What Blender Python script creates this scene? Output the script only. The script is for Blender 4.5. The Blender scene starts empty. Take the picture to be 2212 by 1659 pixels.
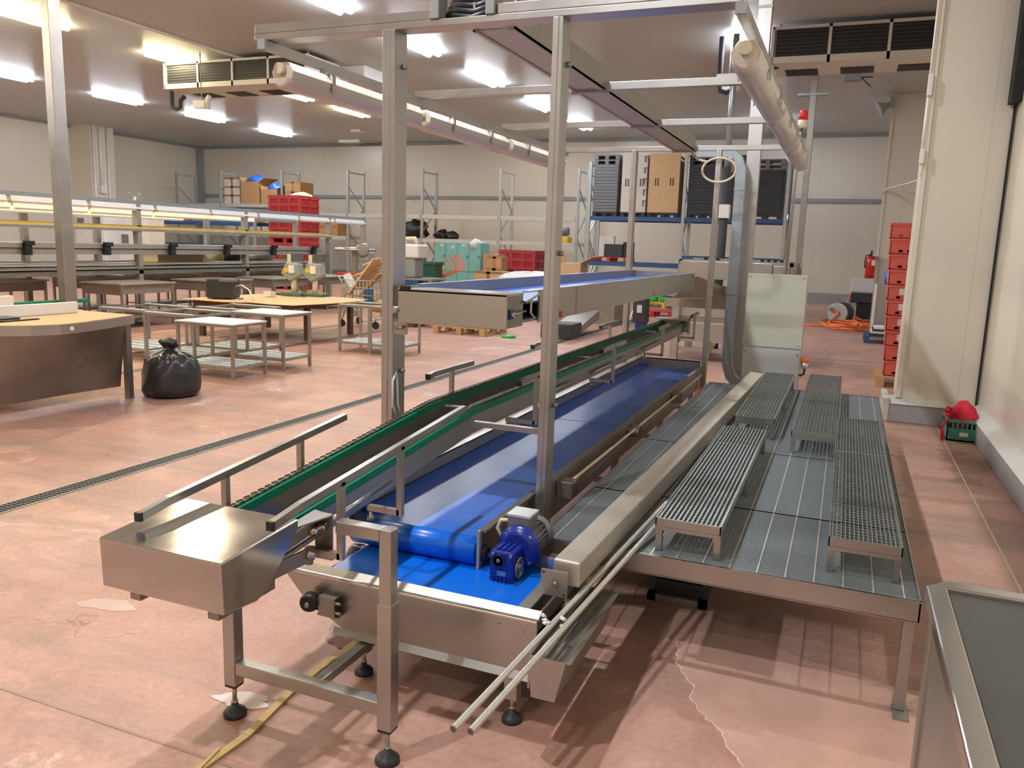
import bpy, math, random
from math import sin, cos, pi, radians, sqrt, floor
from mathutils import Vector, Matrix
random.seed(7)
S = bpy.context.scene
C = S.collection

# ------------------------------------------------------------------ camera
YAW, PIT, ROL, FPX = -0.3861487, 0.17065109, 0.03180379, 1740.97
B = Matrix(((1, 0, 0), (0, 0, -1), (0, 1, 0)))
RZ = Matrix(((cos(YAW), -sin(YAW), 0), (sin(YAW), cos(YAW), 0), (0, 0, 1)))
RX = Matrix(((1, 0, 0), (0, cos(PIT), -sin(PIT)), (0, sin(PIT), cos(PIT))))
RO = Matrix(((cos(ROL), -sin(ROL), 0), (sin(ROL), cos(ROL), 0), (0, 0, 1)))
M = RO @ RX @ B @ RZ                      # world -> camera (x right, y down, z forward)
cam_d = bpy.data.cameras.new('camera')
cam = bpy.data.objects.new('camera', cam_d)
C.objects.link(cam)
Rc = M.transposed() @ Matrix(((1, 0, 0), (0, -1, 0), (0, 0, -1)))
cam.matrix_world = Matrix.Translation((0, 0, 1.65)) @ Rc.to_4x4()
cam_d.sensor_width = 36
cam_d.lens = FPX / 2212 * 36
cam_d.clip_start = 0.05
cam_d.clip_end = 200
S.camera = cam

# ------------------------------------------------------------------ world, exposure
w = bpy.data.worlds.new('world')
S.world = w
w.use_nodes = True
w.node_tree.nodes['Background'].inputs[0].default_value = (0.9, 0.9, 1, 1)
w.node_tree.nodes['Background'].inputs[1].default_value = 0.05
S.view_settings.view_transform = 'Standard'
S.view_settings.look = 'None'
S.view_settings.gamma = 1
S.view_settings.use_curve_mapping = False
S.view_settings.exposure = 0.32
S.cycles.use_denoising = True
S.cycles.max_bounces = 8
S.cycles.diffuse_bounces = 4
S.cycles.glossy_bounces = 4
S.cycles.sample_clamp_indirect = 6
S.cycles.caustics_reflective = False
S.cycles.caustics_refractive = False
LAMP = 50.0        # emission of the lit ceiling tubes
CEIL = 5.7


# ------------------------------------------------------------------ materials
def newmat(name):
    m = bpy.data.materials.new(name)
    m.use_nodes = True
    nt = m.node_tree
    return m, nt, nt.nodes['Principled BSDF']


def N(nt, t, **k):
    n = nt.nodes.new(t)
    for a, b in k.items():
        if a.startswith('i_'):
            n.inputs[int(a[2:])].default_value = b
        else:
            setattr(n, a, b)
    return n


def mat(name, col, rough=0.5, metal=0.0, var=0.12, scale=6.0, bump=0.0, bscale=60.0, rvar=0.0, emit=None, es=1.0, stretch=None, alpha=1.0, spec=None, trans=0.0):
    m, nt, p = newmat(name)
    L = nt.links
    tc = N(nt, 'ShaderNodeTexCoord')
    vec = tc.outputs['Object']
    if stretch:
        mp = N(nt, 'ShaderNodeMapping')
        mp.inputs['Scale'].default_value = stretch
        L.new(vec, mp.inputs[0])
        vec = mp.outputs[0]
    nz = N(nt, 'ShaderNodeTexNoise')
    nz.inputs['Scale'].default_value = scale
    nz.inputs['Detail'].default_value = 4
    L.new(vec, nz.inputs['Vector'])
    mx = N(nt, 'ShaderNodeMix', data_type='RGBA')
    mx.inputs[6].default_value = tuple(c * (1 - var) for c in col) + (1,)
    mx.inputs[7].default_value = tuple(min(1, c * (1 + var)) for c in col) + (1,)
    L.new(nz.outputs[0], mx.inputs[0])
    L.new(mx.outputs[2], p.inputs['Base Color'])
    p.inputs['Metallic'].default_value = metal
    p.inputs['Roughness'].default_value = rough
    if spec is not None:
        p.inputs['Specular IOR Level'].default_value = spec
    if rvar:
        mr = N(nt, 'ShaderNodeMapRange')
        mr.inputs[3].default_value = max(0.02, rough - rvar)
        mr.inputs[4].default_value = min(1, rough + rvar)
        L.new(nz.outputs[0], mr.inputs[0])
        L.new(mr.outputs[0], p.inputs['Roughness'])
    if bump:
        nb = N(nt, 'ShaderNodeTexNoise')
        nb.inputs['Scale'].default_value = bscale
        L.new(vec, nb.inputs['Vector'])
        bp = N(nt, 'ShaderNodeBump')
        bp.inputs['Strength'].default_value = bump
        bp.inputs['Distance'].default_value = 0.01
        L.new(nb.outputs[0], bp.inputs['Height'])
        L.new(bp.outputs[0], p.inputs['Normal'])
    if emit:
        p.inputs['Emission Color'].default_value = emit + (1,)
        p.inputs['Emission Strength'].default_value = es
    if trans:
        p.inputs['Transmission Weight'].default_value = trans
    if alpha < 1:
        p.inputs['Alpha'].default_value = alpha
    return m


def axis_of(nt, axis, coord='Object'):
    tc = N(nt, 'ShaderNodeTexCoord')
    sx = N(nt, 'ShaderNodeSeparateXYZ')
    nt.links.new(tc.outputs[coord], sx.inputs[0])
    return sx.outputs[axis]


def stripes(nt, axis, period, width, phase=0.0):
    """1 inside a thin line of the given width every period along one object axis"""
    L = nt.links
    a = N(nt, 'ShaderNodeMath', operation='ADD')
    a.inputs[1].default_value = 1000 * period + phase
    L.new(axis_of(nt, axis), a.inputs[0])
    md = N(nt, 'ShaderNodeMath', operation='MODULO')
    md.inputs[1].default_value = period
    L.new(a.outputs[0], md.inputs[0])
    lt = N(nt, 'ShaderNodeMath', operation='LESS_THAN')
    lt.inputs[1].default_value = width
    L.new(md.outputs[0], lt.inputs[0])
    return lt.outputs[0]


def panel_mat(name, col, axis, period, rough=0.35, rib=None, seamcol=0.88, var=0.05):
    m = mat(name, col, rough, var=var, scale=0.6)
    nt = m.node_tree
    L = nt.links
    p = nt.nodes['Principled BSDF']
    src = p.inputs['Base Color'].links[0].from_socket
    mx = N(nt, 'ShaderNodeMix', data_type='RGBA', blend_type='MULTIPLY')
    mx.inputs[7].default_value = (seamcol, seamcol, seamcol, 1)
    L.new(stripes(nt, axis, period, 0.012), mx.inputs[0])
    L.new(src, mx.inputs[6])
    L.new(mx.outputs[2], p.inputs['Base Color'])
    if rib:
        ax, per, st = rib
        w_ = N(nt, 'ShaderNodeMath', operation='MULTIPLY')
        w_.inputs[1].default_value = 2 * pi / per
        L.new(axis_of(nt, ax), w_.inputs[0])
        s_ = N(nt, 'ShaderNodeMath', operation='SINE')
        L.new(w_.outputs[0], s_.inputs[0])
        bp = N(nt, 'ShaderNodeBump')
        bp.inputs['Strength'].default_value = st
        bp.inputs['Distance'].default_value = 0.004
        L.new(s_.outputs[0], bp.inputs['Height'])
        L.new(bp.outputs[0], p.inputs['Normal'])
    return m


def steel(name, col=(0.62, 0.59, 0.54), rough=0.3, stretch=(1, 1, 1), var=0.14, metal=0.92):
    m = mat(name, col, rough, metal, var=var, scale=5, rvar=0.09, stretch=stretch)
    nt = m.node_tree
    p = nt.nodes['Principled BSDF']
    L = nt.links
    return m


def floor_mat():
    m, nt, p = newmat('resin floor')
    L = nt.links
    tc = N(nt, 'ShaderNodeTexCoord')

    def noise(sc, det=5, vec=None, rough=0.6, dist=0.0):
        n = N(nt, 'ShaderNodeTexNoise')
        n.inputs['Scale'].default_value = sc
        n.inputs['Detail'].default_value = det
        n.inputs['Roughness'].default_value = rough
        n.inputs['Distortion'].default_value = dist
        L.new(vec or tc.outputs['Object'], n.inputs['Vector'])
        return n.outputs[0]

    def ramp(src, a, b, ca=(0, 0, 0, 1), cb=(1, 1, 1, 1)):
        r = N(nt, 'ShaderNodeValToRGB')
        r.color_ramp.elements[0].position = a
        r.color_ramp.elements[1].position = b
        r.color_ramp.elements[0].color = ca
        r.color_ramp.elements[1].color = cb
        L.new(src, r.inputs[0])
        return r.outputs[0]

    def mix(f, a, b, bt='MIX'):
        x = N(nt, 'ShaderNodeMix', data_type='RGBA', blend_type=bt)
        for sock, v in ((0, f), (6, a), (7, b)):
            if isinstance(v, (tuple, float, int)):
                x.inputs[sock].default_value = v
            else:
                L.new(v, x.inputs[sock])
        return x.outputs[2]
    base = ramp(noise(0.55, 6), 0.35, 0.7, (0.47, 0.25, 0.185, 1), (0.60, 0.365, 0.285, 1))
    c = mix(ramp(noise(2.6, 8, rough=0.7), 0.46, 0.70), base, (0.40, 0.205, 0.15, 1))
    c = mix(ramp(noise(1.1, 9, rough=0.75, dist=0.6), 0.60, 0.66), c, (0.72, 0.54, 0.46, 1))
    mp = N(nt, 'ShaderNodeMapping')
    mp.inputs['Scale'].default_value = (0.5, 2.4, 1)
    mp.inputs['Rotation'].default_value = (0, 0, 0.5)
    L.new(tc.outputs['Object'], mp.inputs[0])
    c = mix(ramp(noise(0.9, 7, mp.outputs[0], 0.7), 0.46, 0.66), c, (0.34, 0.225, 0.18, 1))
    fine = ramp(noise(34, 3), 0.3, 0.75, (0.88, 0.88, 0.88, 1), (1.08, 1.08, 1.08, 1))
    c = mix(1.0, c, fine, 'MULTIPLY')
    chips = ramp(noise(9, 6, rough=0.8), 0.66, 0.69)
    c = mix(chips, c, (0.36, 0.17, 0.12, 1))
    sx = N(nt, 'ShaderNodeSeparateXYZ')
    L.new(tc.outputs['Object'], sx.inputs[0])

    def mth(op, a, b):
        q = N(nt, 'ShaderNodeMath', operation=op)
        for i_, v in ((0, a), (1, b)):
            if isinstance(v, (int, float)):
                q.inputs[i_].default_value = v
            else:
                L.new(v, q.inputs[i_])
        return q.outputs[0]
    dx = mth('MULTIPLY', mth('SUBTRACT', sx.outputs[0], 1.02), 2.6)
    dy = mth('MULTIPLY', mth('SUBTRACT', sx.outputs[1], 7.3), 0.62)
    rad = mth('ADD', mth('MULTIPLY', dx, dx), mth('MULTIPLY', dy, dy))
    st = mth('ADD', rad, mth('MULTIPLY', noise(3.2, 8, rough=0.75), 1.7))
    sm_ = ramp(st, 0.95, 1.35, (1, 1, 1, 1), (0, 0, 0, 1))
    sm2 = mth('MULTIPLY', sm_, 0.75)
    c = mix(sm2, c, (0.26, 0.135, 0.085, 1))
    vr = N(nt, 'ShaderNodeTexVoronoi', feature='DISTANCE_TO_EDGE')
    vr.inputs['Scale'].default_value = 0.9
    mpv = N(nt, 'ShaderNodeMapping')
    L.new(tc.outputs['Object'], mpv.inputs[0])
    nv = N(nt, 'ShaderNodeTexNoise')
    nv.inputs['Scale'].default_value = 2.0
    nv.inputs['Detail'].default_value = 6
    L.new(tc.outputs['Object'], nv.inputs['Vector'])
    av = N(nt, 'ShaderNodeVectorMath', operation='ADD')
    L.new(tc.outputs['Object'], av.inputs[0])
    L.new(nv.outputs[1], av.inputs[1])
    L.new(av.outputs[0], vr.inputs['Vector'])
    crack = ramp(vr.outputs[0], 0.0015, 0.004, (1, 1, 1, 1), (0, 0, 0, 1))
    cm = mth('MULTIPLY', crack, ramp(noise(0.8, 3), 0.55, 0.62))
    c = mix(cm, c, (0.25, 0.12, 0.09, 1))
    L.new(c, p.inputs['Base Color'])
    rr = N(nt, 'ShaderNodeMapRange')
    rr.inputs[3].default_value = 0.30
    rr.inputs[4].default_value = 0.62
    L.new(noise(1.7, 6), rr.inputs[0])
    L.new(rr.outputs[0], p.inputs['Roughness'])
    bp = N(nt, 'ShaderNodeBump')
    bp.inputs['Strength'].default_value = 0.25
    bp.inputs['Distance'].default_value = 0.01
    L.new(noise(5, 6), bp.inputs['Height'])
    L.new(bp.outputs[0], p.inputs['Normal'])
    return m


def grate_plate_mat():
    return mat('galvanised bar', (0.40, 0.46, 0.48), 0.42, 0.55, var=0.18, scale=3)


MT = {}
MT['floor'] = floor_mat()
MT['wall'] = panel_mat('cream wall panel x', (0.74, 0.70, 0.60), 0, 1.13, 0.3)
MT['wally'] = panel_mat('cream wall panel y', (0.74, 0.70, 0.60), 1, 1.13, 0.3)
MT['wallr'] = panel_mat('cream near wall panel', (0.78, 0.735, 0.62), 1, 1.2, 0.28)
MT['ceil'] = panel_mat('ribbed ceiling panel', (0.52, 0.545, 0.54), 0, 1.13, 0.38, rib=(1, 0.075, 0.22), seamcol=0.94)
MT['ss'] = steel('brushed stainless', (0.44, 0.44, 0.415), rough=0.31)
MT['ssw'] = steel('worn stainless', (0.44, 0.43, 0.39), 0.42)
MT['beamm'] = steel('stainless paled by reflection', (0.66, 0.62, 0.53), 0.46, var=0.12, metal=0.75)  # paled to stand in for lamps and ceiling mirrored in the steel
MT['ssc'] = steel('bright drive cover stainless', (0.52, 0.51, 0.49), 0.13, var=0.06)
MT['ssc'].node_tree.nodes['Principled BSDF'].inputs['Roughness'].default_value = 0.13
MT['ssp'] = steel('polished stainless', (0.50, 0.49, 0.475), 0.2, var=0.08)
MT['ssd'] = steel('dirty stainless', (0.33, 0.315, 0.28), 0.45, var=0.25)
MT['post'] = steel('brushed post steel', (0.48, 0.475, 0.46), 0.34, metal=0.9)
MT['bar'] = grate_plate_mat()
MT['barg'] = mat('bench grating bars', (0.27, 0.30, 0.29), 0.38, 0.6, var=0.2, scale=4)
MT['barl'] = mat('bright grate bar', (0.66, 0.66, 0.60), 0.35, 0.6)
MT['belt'] = mat('blue belt', (0.004, 0.15, 0.74), 0.28, var=0.12, scale=2.2, rvar=0.05, stretch=(2, 0.7, 1))
MT['beltu'] = mat('dusty blue belt', (0.012, 0.13, 0.62), 0.30, var=0.15, scale=2.2, rvar=0.06, stretch=(2, 0.7, 1))
_nt = MT['beltu'].node_tree
_p = _nt.nodes['Principled BSDF']
_src = _p.inputs['Base Color'].links[0].from_socket
_nz = N(_nt, 'ShaderNodeTexNoise')
_nz.inputs['Scale'].default_value = 1.6
_nz.inputs['Detail'].default_value = 7
_nz.inputs['Distortion'].default_value = 0.8
_nt.links.new(N(_nt, 'ShaderNodeTexCoord').outputs['Object'], _nz.inputs['Vector'])
_mr = N(_nt, 'ShaderNodeMapRange')
_mr.inputs[1].default_value = 0.35
_mr.inputs[2].default_value = 0.75
_mr.inputs[4].default_value = 0.42
_nt.links.new(_nz.outputs[0], _mr.inputs[0])
_mx = N(_nt, 'ShaderNodeMix', data_type='RGBA')
_mx.inputs[7].default_value = (0.22, 0.30, 0.50, 1)
_nt.links.new(_mr.outputs[0], _mx.inputs[0])
_nt.links.new(_src, _mx.inputs[6])
_nt.links.new(_mx.outputs[2], _p.inputs['Base Color'])
MT['beltd'] = mat('blue belt edge strip', (0.004, 0.13, 0.74), 0.35)
MT['green'] = mat('green chain guide', (0.0, 0.23, 0.13), 0.4)
MT['teal'] = mat('teal locker paint', (0.20, 0.46, 0.42), 0.45)
MT['tealc'] = mat('teal crate plastic', (0.05, 0.30, 0.23), 0.45)
MT['gbin'] = mat('dark green plastic', (0.015, 0.09, 0.055), 0.5)
MT['black'] = mat('black plastic', (0.012, 0.012, 0.014), 0.45)
MT['blackd'] = mat('charcoal plastic', (0.03, 0.033, 0.04), 0.5, var=0.3)
MT['bag'] = mat('black bin bag film', (0.022, 0.024, 0.026), 0.30, bump=0.9, bscale=7, spec=0.6)
MT['chain'] = mat('oily chain steel', (0.22, 0.20, 0.15), 0.4, 0.6)
MT['redd'] = mat('recess shaded bin red', (0.27, 0.015, 0.02), 0.45)  # bin red darkened: shade of the recessed panels painted in
MT['gear'] = mat('blue gearbox enamel', (0.010, 0.028, 0.27), 0.28, var=0.2, scale=20)
MT['motor'] = mat('grey motor paint', (0.17, 0.18, 0.20), 0.42)
MT['cab'] = mat('pale grey cabinet paint', (0.60, 0.63, 0.54), 0.5, var=0.04)
MT['cabm'] = mat('brushed zinc panel', (0.68, 0.72, 0.74), 0.32, 0.5, var=0.08)
MT['galv'] = mat('galvanised sheet', (0.36, 0.43, 0.47), 0.36, 0.6, var=0.16, scale=9)
MT['white'] = mat('white plastic', (0.80, 0.80, 0.77), 0.4, var=0.03)
MT['cream'] = mat('cream plastic', (0.72, 0.66, 0.48), 0.4)
MT['lampw'] = mat('lamp tray enamel', (0.76, 0.71, 0.60), 0.35, var=0.05)
MT['lampd'] = mat('frosted lamp diffuser', (0.70, 0.64, 0.60), 0.16, var=0.04, alpha=0.93)
MT['plate'] = mat('white board', (0.78, 0.82, 0.84), 0.35, var=0.03)
MT['slat'] = mat('pale shelf slat', (0.52, 0.60, 0.62), 0.4, 0.2)
MT['red'] = mat('red bin plastic', (0.40, 0.03, 0.035), 0.4, var=0.15)
MT['redc'] = mat('red crate plastic', (0.56, 0.045, 0.03), 0.4, var=0.12)
MT['redp'] = mat('faded red crate plastic', (0.66, 0.12, 0.085), 0.45, var=0.1)
MT['rede'] = mat('red enamel', (0.62, 0.02, 0.02), 0.25)
MT['cloth'] = mat('red cloth', (0.62, 0.02, 0.05), 0.8, bump=0.4, bscale=25)
MT['orange'] = mat('orange hose rubber', (0.85, 0.20, 0.05), 0.5)
MT['orangep'] = mat('salmon crate plastic', (0.72, 0.22, 0.12), 0.5)
MT['card'] = mat('brown cardboard', (0.46, 0.27, 0.12), 0.75, var=0.1)
MT['cardl'] = mat('light cardboard', (0.66, 0.45, 0.24), 0.75, var=0.1)
MT['cardw'] = mat('white printed carton', (0.66, 0.62, 0.56), 0.6)
MT['tape'] = mat('brown packing tape', (0.34, 0.19, 0.09), 0.4)
MT['wood'] = mat('pallet wood', (0.50, 0.33, 0.15), 0.8, var=0.25, scale=12, stretch=(1, 6, 6))
MT['woodd'] = mat('dark table wood', (0.12, 0.075, 0.05), 0.7)
MT['lath'] = mat('yellowed lath', (0.60, 0.43, 0.18), 0.7, var=0.25, scale=14)
MT['bluep'] = mat('blue rack beam paint', (0.025, 0.085, 0.24), 0.45)
MT['blued'] = mat('blue pallet plastic', (0.02, 0.10, 0.22), 0.5)
MT['blueb'] = mat('blue bag film', (0.03, 0.16, 0.70), 0.35)
MT['rackg'] = mat('galvanised rack steel', (0.40, 0.45, 0.45), 0.42, 0.5, var=0.12)
MT['rackb'] = mat('pale rack beam', (0.56, 0.57, 0.53), 0.45, 0.2)
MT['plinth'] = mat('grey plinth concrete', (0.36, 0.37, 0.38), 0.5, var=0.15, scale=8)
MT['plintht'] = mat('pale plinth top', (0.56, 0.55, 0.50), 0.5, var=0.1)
MT['trimg'] = mat('grey trim', (0.30, 0.33, 0.33), 0.5)
MT['dark'] = mat('dark void', (0.01, 0.01, 0.012), 0.7)
MT['evap'] = mat('evaporator casing', (0.72, 0.70, 0.62), 0.4, var=0.06)
MT['fin'] = mat('dark evaporator fins', (0.02, 0.018, 0.016), 0.6)
MT['ins'] = mat('pipe insulation', (0.05, 0.055, 0.065), 0.7)
MT['drain'] = mat('drain steel', (0.14, 0.14, 0.125), 0.5, 0.3)
MT['conveyb'] = mat('black conveyor belt', (0.035, 0.04, 0.038), 0.5)
MT['yellow'] = mat('yellow modular chain', (0.74, 0.50, 0.07), 0.45)
MT['yel2'] = mat('yellow crate plastic', (0.78, 0.55, 0.03), 0.45)
MT['rubber'] = mat('black rubber', (0.02, 0.02, 0.02), 0.7)
MT['deskt'] = mat('steel desk top', (0.50, 0.50, 0.42), 0.38, 0.5)
MT['deskb'] = mat('steel desk body', (0.32, 0.29, 0.25), 0.45, 0.5)
MT['sorf'] = mat('sorting line frame', (0.42, 0.40, 0.36), 0.4, 0.55)
MT['gravel'] = mat('scraped floor patch', (0.36, 0.24, 0.21), 0.9, var=0.35, scale=60)
MT['repair'] = mat('scuffed floor repair', (0.56, 0.34, 0.265), 0.42, var=0.28, scale=5, rvar=0.12, bump=0.2, bscale=30)
MT['patch2'] = mat('dried pale puddle', (0.60, 0.42, 0.35), 0.5, var=0.15, scale=14)
MT['patch'] = mat('pale bare screed', (0.72, 0.60, 0.55), 0.6, var=0.1, scale=12)
MT['stain'] = mat('brown water stain', (0.33, 0.16, 0.10), 0.35, var=0.35, scale=5)
MT['joint'] = mat('floor joint filler', (0.38, 0.24, 0.18), 0.6, var=0.2)
MT['jointw'] = mat('pale floor joint', (0.60, 0.52, 0.38), 0.6)
MT['greenp'] = mat('bright green plastic', (0.03, 0.55, 0.07), 0.3)
MT['tray'] = mat('dark table inlay', (0.07, 0.07, 0.06), 0.5, var=0.25, scale=3)
MT['tray2'] = mat('olive painted reflection', (0.34, 0.29, 0.12), 0.5)  # brownish tone painted in for a reflection along the yellow chain
MT['sheet'] = mat('clear film', (0.72, 0.74, 0.76), 0.25)
MT['glassb'] = mat('smoked housing', (0.10, 0.12, 0.14), 0.2)
MT['magl'] = mat('scale head grey', (0.30, 0.33, 0.31), 0.45)
MT['green2'] = mat('green painted panel', (0.08, 0.17, 0.12), 0.5)
MT['redlamp'] = mat('red beacon lens', (0.72, 0.03, 0.03), 0.25)
MT['tubew'] = mat('cold lit tube', (1, 1, 1), 0.5, emit=(0.86, 0.90, 1.0), es=LAMP)
MT['tubey'] = mat('warm lit tube', (1, 0.9, 0.6), 0.5, emit=(1.0, 0.84, 0.50), es=LAMP * 1.15)
MT['tubel'] = mat('soft warm tray glow', (0.80, 0.74, 0.48), 0.4, emit=(1.0, 0.85, 0.5), es=0.45)  # faint warm glow put into the tray material itself

# ------------------------------------------------------------------ mesh building
ORG = {}


class MB:
    def __init__(s):
        s.v, s.f, s.sm = [], [], []

    def add(s, vs, fs, smooth=False):
        o = len(s.v)
        s.v += [tuple(v) for v in vs]
        for f in fs:
            s.f.append([i + o for i in f])
            s.sm.append(smooth)
        return s

    def box(s, x0, x1, y0, y1, z0, z1):
        if x0 > x1: x0, x1 = x1, x0
        if y0 > y1: y0, y1 = y1, y0
        if z0 > z1: z0, z1 = z1, z0
        vs = [(x, y, z) for z in (z0, z1) for y in (y0, y1) for x in (x0, x1)]
        return s.add(vs, [(0, 2, 3, 1), (4, 5, 7, 6), (0, 1, 5, 4), (2, 6, 7, 3), (0, 4, 6, 2), (1, 3, 7, 5)])

    def hexa(s, b, t):
        """b, t: 4 points each (counter-clockwise from above)"""
        return s.add(list(b) + list(t), [(3, 2, 1, 0), (4, 5, 6, 7), (0, 1, 5, 4), (1, 2, 6, 5), (2, 3, 7, 6), (3, 0, 4, 7)])

    def bar(s, p, q, w_, h, up=(0, 0, 1)):
        """beam with rectangular section; w_ across, h along up"""
        p, q = Vector(p), Vector(q)
        d = (q - p).normalized()
        u = Vector(up)
        a = d.cross(u)
        if a.length < 1e-4:
            a = d.cross(Vector((0, 1, 0)))
        a.normalize()
        u = a.cross(d).normalized()
        vs = []
        for c in (p, q):
            for sa, su in ((-1, -1), (1, -1), (1, 1), (-1, 1)):
                vs.append(c + a * sa * w_ / 2 + u * su * h / 2)
        return s.add(vs, [(0, 3, 2, 1), (4, 5, 6, 7), (0, 1, 5, 4), (1, 2, 6, 5), (2, 3, 7, 6), (3, 0, 4, 7)])

    def tube(s, pts, r, n=12, caps=True, r2=None):
        pts = [Vector(p) for p in pts]
        rings = []
        prev = None
        for i, p in enumerate(pts):
            d = (pts[min(i + 1, len(pts) - 1)] - pts[max(i - 1, 0)]).normalized()
            if prev is None:
                a = d.cross(Vector((0, 0, 1)))
                if a.length < 1e-3:
                    a = d.cross(Vector((0, 1, 0)))
            else:
                a = prev - d * prev.dot(d)
            a.normalize()
            prev = a
            b = d.cross(a)
            rr = r if r2 is None else r + (r2 - r) * i / (len(pts) - 1)
            rings.append([p + (a * cos(2 * pi * k / n) + b * sin(2 * pi * k / n)) * rr for k in range(n)])
        vs = [v for R in rings for v in R]
        fs = []
        for i in range(len(rings) - 1):
            for k in range(n):
                fs.append((i * n + k, i * n + (k + 1) % n, (i + 1) * n + (k + 1) % n, (i + 1) * n + k))
        s.add(vs, fs, True)
        if caps:
            o = len(s.v) - len(vs)
            s.f.append([o + k for k in reversed(range(n))])
            s.f.append([o + (len(rings) - 1) * n + k for k in range(n)])
            s.sm += [False, False]
        return s

    def lathe(s, c, axis, prof, n=24):
        """prof: (radius, distance along axis) pairs"""
        c = Vector(c)
        ax = Vector(axis).normalized()
        a = ax.cross(Vector((0, 0, 1)))
        if a.length < 1e-3:
            a = Vector((1, 0, 0))
        a.normalize()
        b = ax.cross(a)
        vs = []
        for r, t in prof:
            for k in range(n):
                vs.append(c + ax * t + (a * cos(2 * pi * k / n) + b * sin(2 * pi * k / n)) * max(r, 1e-4))
        fs = []
        for i in range(len(prof) - 1):
            for k in range(n):
                fs.append((i * n + k, i * n + (k + 1) % n, (i + 1) * n + (k + 1) % n, (i + 1) * n + k))
        o = len(s.v)
        s.add(vs, fs, True)
        s.f.append([o + k for k in reversed(range(n))])
        s.f.append([o + (len(prof) - 1) * n + k for k in range(n)])
        s.sm += [False, False]
        return s

    def prism(s, poly, axis, a, b):
        """extrude a polygon given in the two other axes, from a to b along axis"""
        n = len(poly)
        vs = []
        for t in (a, b):
            for p in poly:
                if axis == 0: vs.append((t, p[0], p[1]))
                elif axis == 1: vs.append((p[0], t, p[1]))
                else: vs.append((p[0], p[1], t))
        fs = [tuple(range(n)), tuple(reversed(range(n, 2 * n)))]
        for i in range(n):
            j = (i + 1) % n
            fs.append((i, i + n, j + n, j))
        return s.add(vs, fs)

    def build(s, name, m, parent=None, label=None, bevel=0.0, org=None, kind=None, recalc=True):
        me = bpy.data.meshes.new(name)
        o = bpy.data.objects.new(name, me)
        C.objects.link(o)
        if parent is not None:
            base = ORG[parent]
            o.parent = parent
        elif org is not None:
            base = Vector(org)
            o.location = base
        else:
            xs = [v[0] for v in s.v]; ys = [v[1] for v in s.v]; zs = [v[2] for v in s.v]
            base = Vector(((min(xs) + max(xs)) / 2, (min(ys) + max(ys)) / 2, min(zs)))
            o.location = base
        ORG[o] = base
        me.from_pydata([Vector(v) - base for v in s.v], [], s.f)
        me.polygons.foreach_set('use_smooth', s.sm)
        if recalc:
            import bmesh
            bm = bmesh.new()
            bm.from_mesh(me)
            bmesh.ops.recalc_face_normals(bm, faces=bm.faces)
            bm.to_mesh(me)
            bm.free()
        me.materials.append(MT[m])
        if bevel:
            md = o.modifiers.new('bevel', 'BEVEL')
            md.width = bevel
            md.segments = 2
            md.limit_method = 'ANGLE'
        if label:
            o['label'] = label
        if kind:
            o['kind'] = kind
        return o


def T(name, label, cat, loc, group=None):
    o = bpy.data.objects.new(name, None)
    C.objects.link(o)
    o.empty_display_size = 0.1
    o.location = loc
    ORG[o] = Vector(loc)
    tag(o, label, cat, group)
    return o


def tag(o, label, cat, group=None):
    o['label'] = label
    o['category'] = cat
    if group:
        o['group'] = group
    return o


def solo(mb, name, m, label, cat, group=None, bevel=0.0):
    return tag(mb.build(name, m, bevel=bevel), label, cat, group)


def struct(mb, name, m, bevel=0.0, org=(0, 0, 0)):
    o = mb.build(name, m, org=org, bevel=bevel)
    o['kind'] = 'structure'
    return o


def dup(root, loc, label=None, rz=None, group=None, scale=None):
    def cp(o, par):
        c = o.copy()
        C.objects.link(c)
        c.parent = par
        for k in o.children:
            cp(k, c)
        return c
    r = cp(root, None)
    r.location = loc
    if rz is not None:
        r.rotation_euler = (0, 0, rz)
    if scale is not None:
        r.scale = scale
    if label:
        r['label'] = label
    if group:
        r['group'] = group
    return r


def bx(*a):
    return MB().box(*a)


def remat(root, src, dst):
    """swap a material on every part of a copied thing (its meshes become its own)"""
    for o in [root] + list(root.children_recursive):
        if o.type == 'MESH' and o.data.materials and o.data.materials[0] == MT[src]:
            o.data = o.data.copy()
            o.data.materials[0] = MT[dst]


# ================================================================== THE SETTING
struct(bx(-28.4, 6, -6, 30.3, -0.2, 0.0), 'floor', 'floor')
struct(bx(-28.5, 6, -6, 30.4, CEIL, CEIL + 0.2), 'ceiling', 'ceil')
struct(bx(-28.6, 6, 30.3, 30.5, 0, CEIL), 'wall_back', 'wall')
struct(bx(-28.6, -28.4, -6, 30.3, 0, CEIL), 'wall_left', 'wally')
struct(bx(-28.6, 6, -6.2, -6, 0, CEIL), 'wall_front', 'wall')
struct(bx(1.32, 1.5, -6, 9.0, 0, CEIL), 'wall_right', 'wallr')
nw = MB().box(0.60, 2.6, 9.02, 9.4, 0, CEIL)
struct(nw, 'wall_corner', 'wall')
struct(bx(0.575, 0.62, 8.985, 9.42, 0.24, CEIL), 'trim_1', 'lampw', bevel=0.004)
struct(bx(1.292, 1.306, 8.99, 9.02, 0.2, CEIL), 'trim_2', 'dark')
struct(bx(2.4, 2.6, 9.4, 30.3, 0, CEIL), 'wall_right_far', 'wally')
struct(bx(0.70, 2.4, 23.3, 24.1, 0, CEIL), 'wall_pier', 'wall')
struct(bx(0.66, 0.72, 23.26, 23.34, 0, CEIL), 'trim_3', 'lampw')
struct(bx(1.235, 1.32, 8.78, 9.0, 3.08, CEIL), 'trim_19', 'dark')
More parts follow.
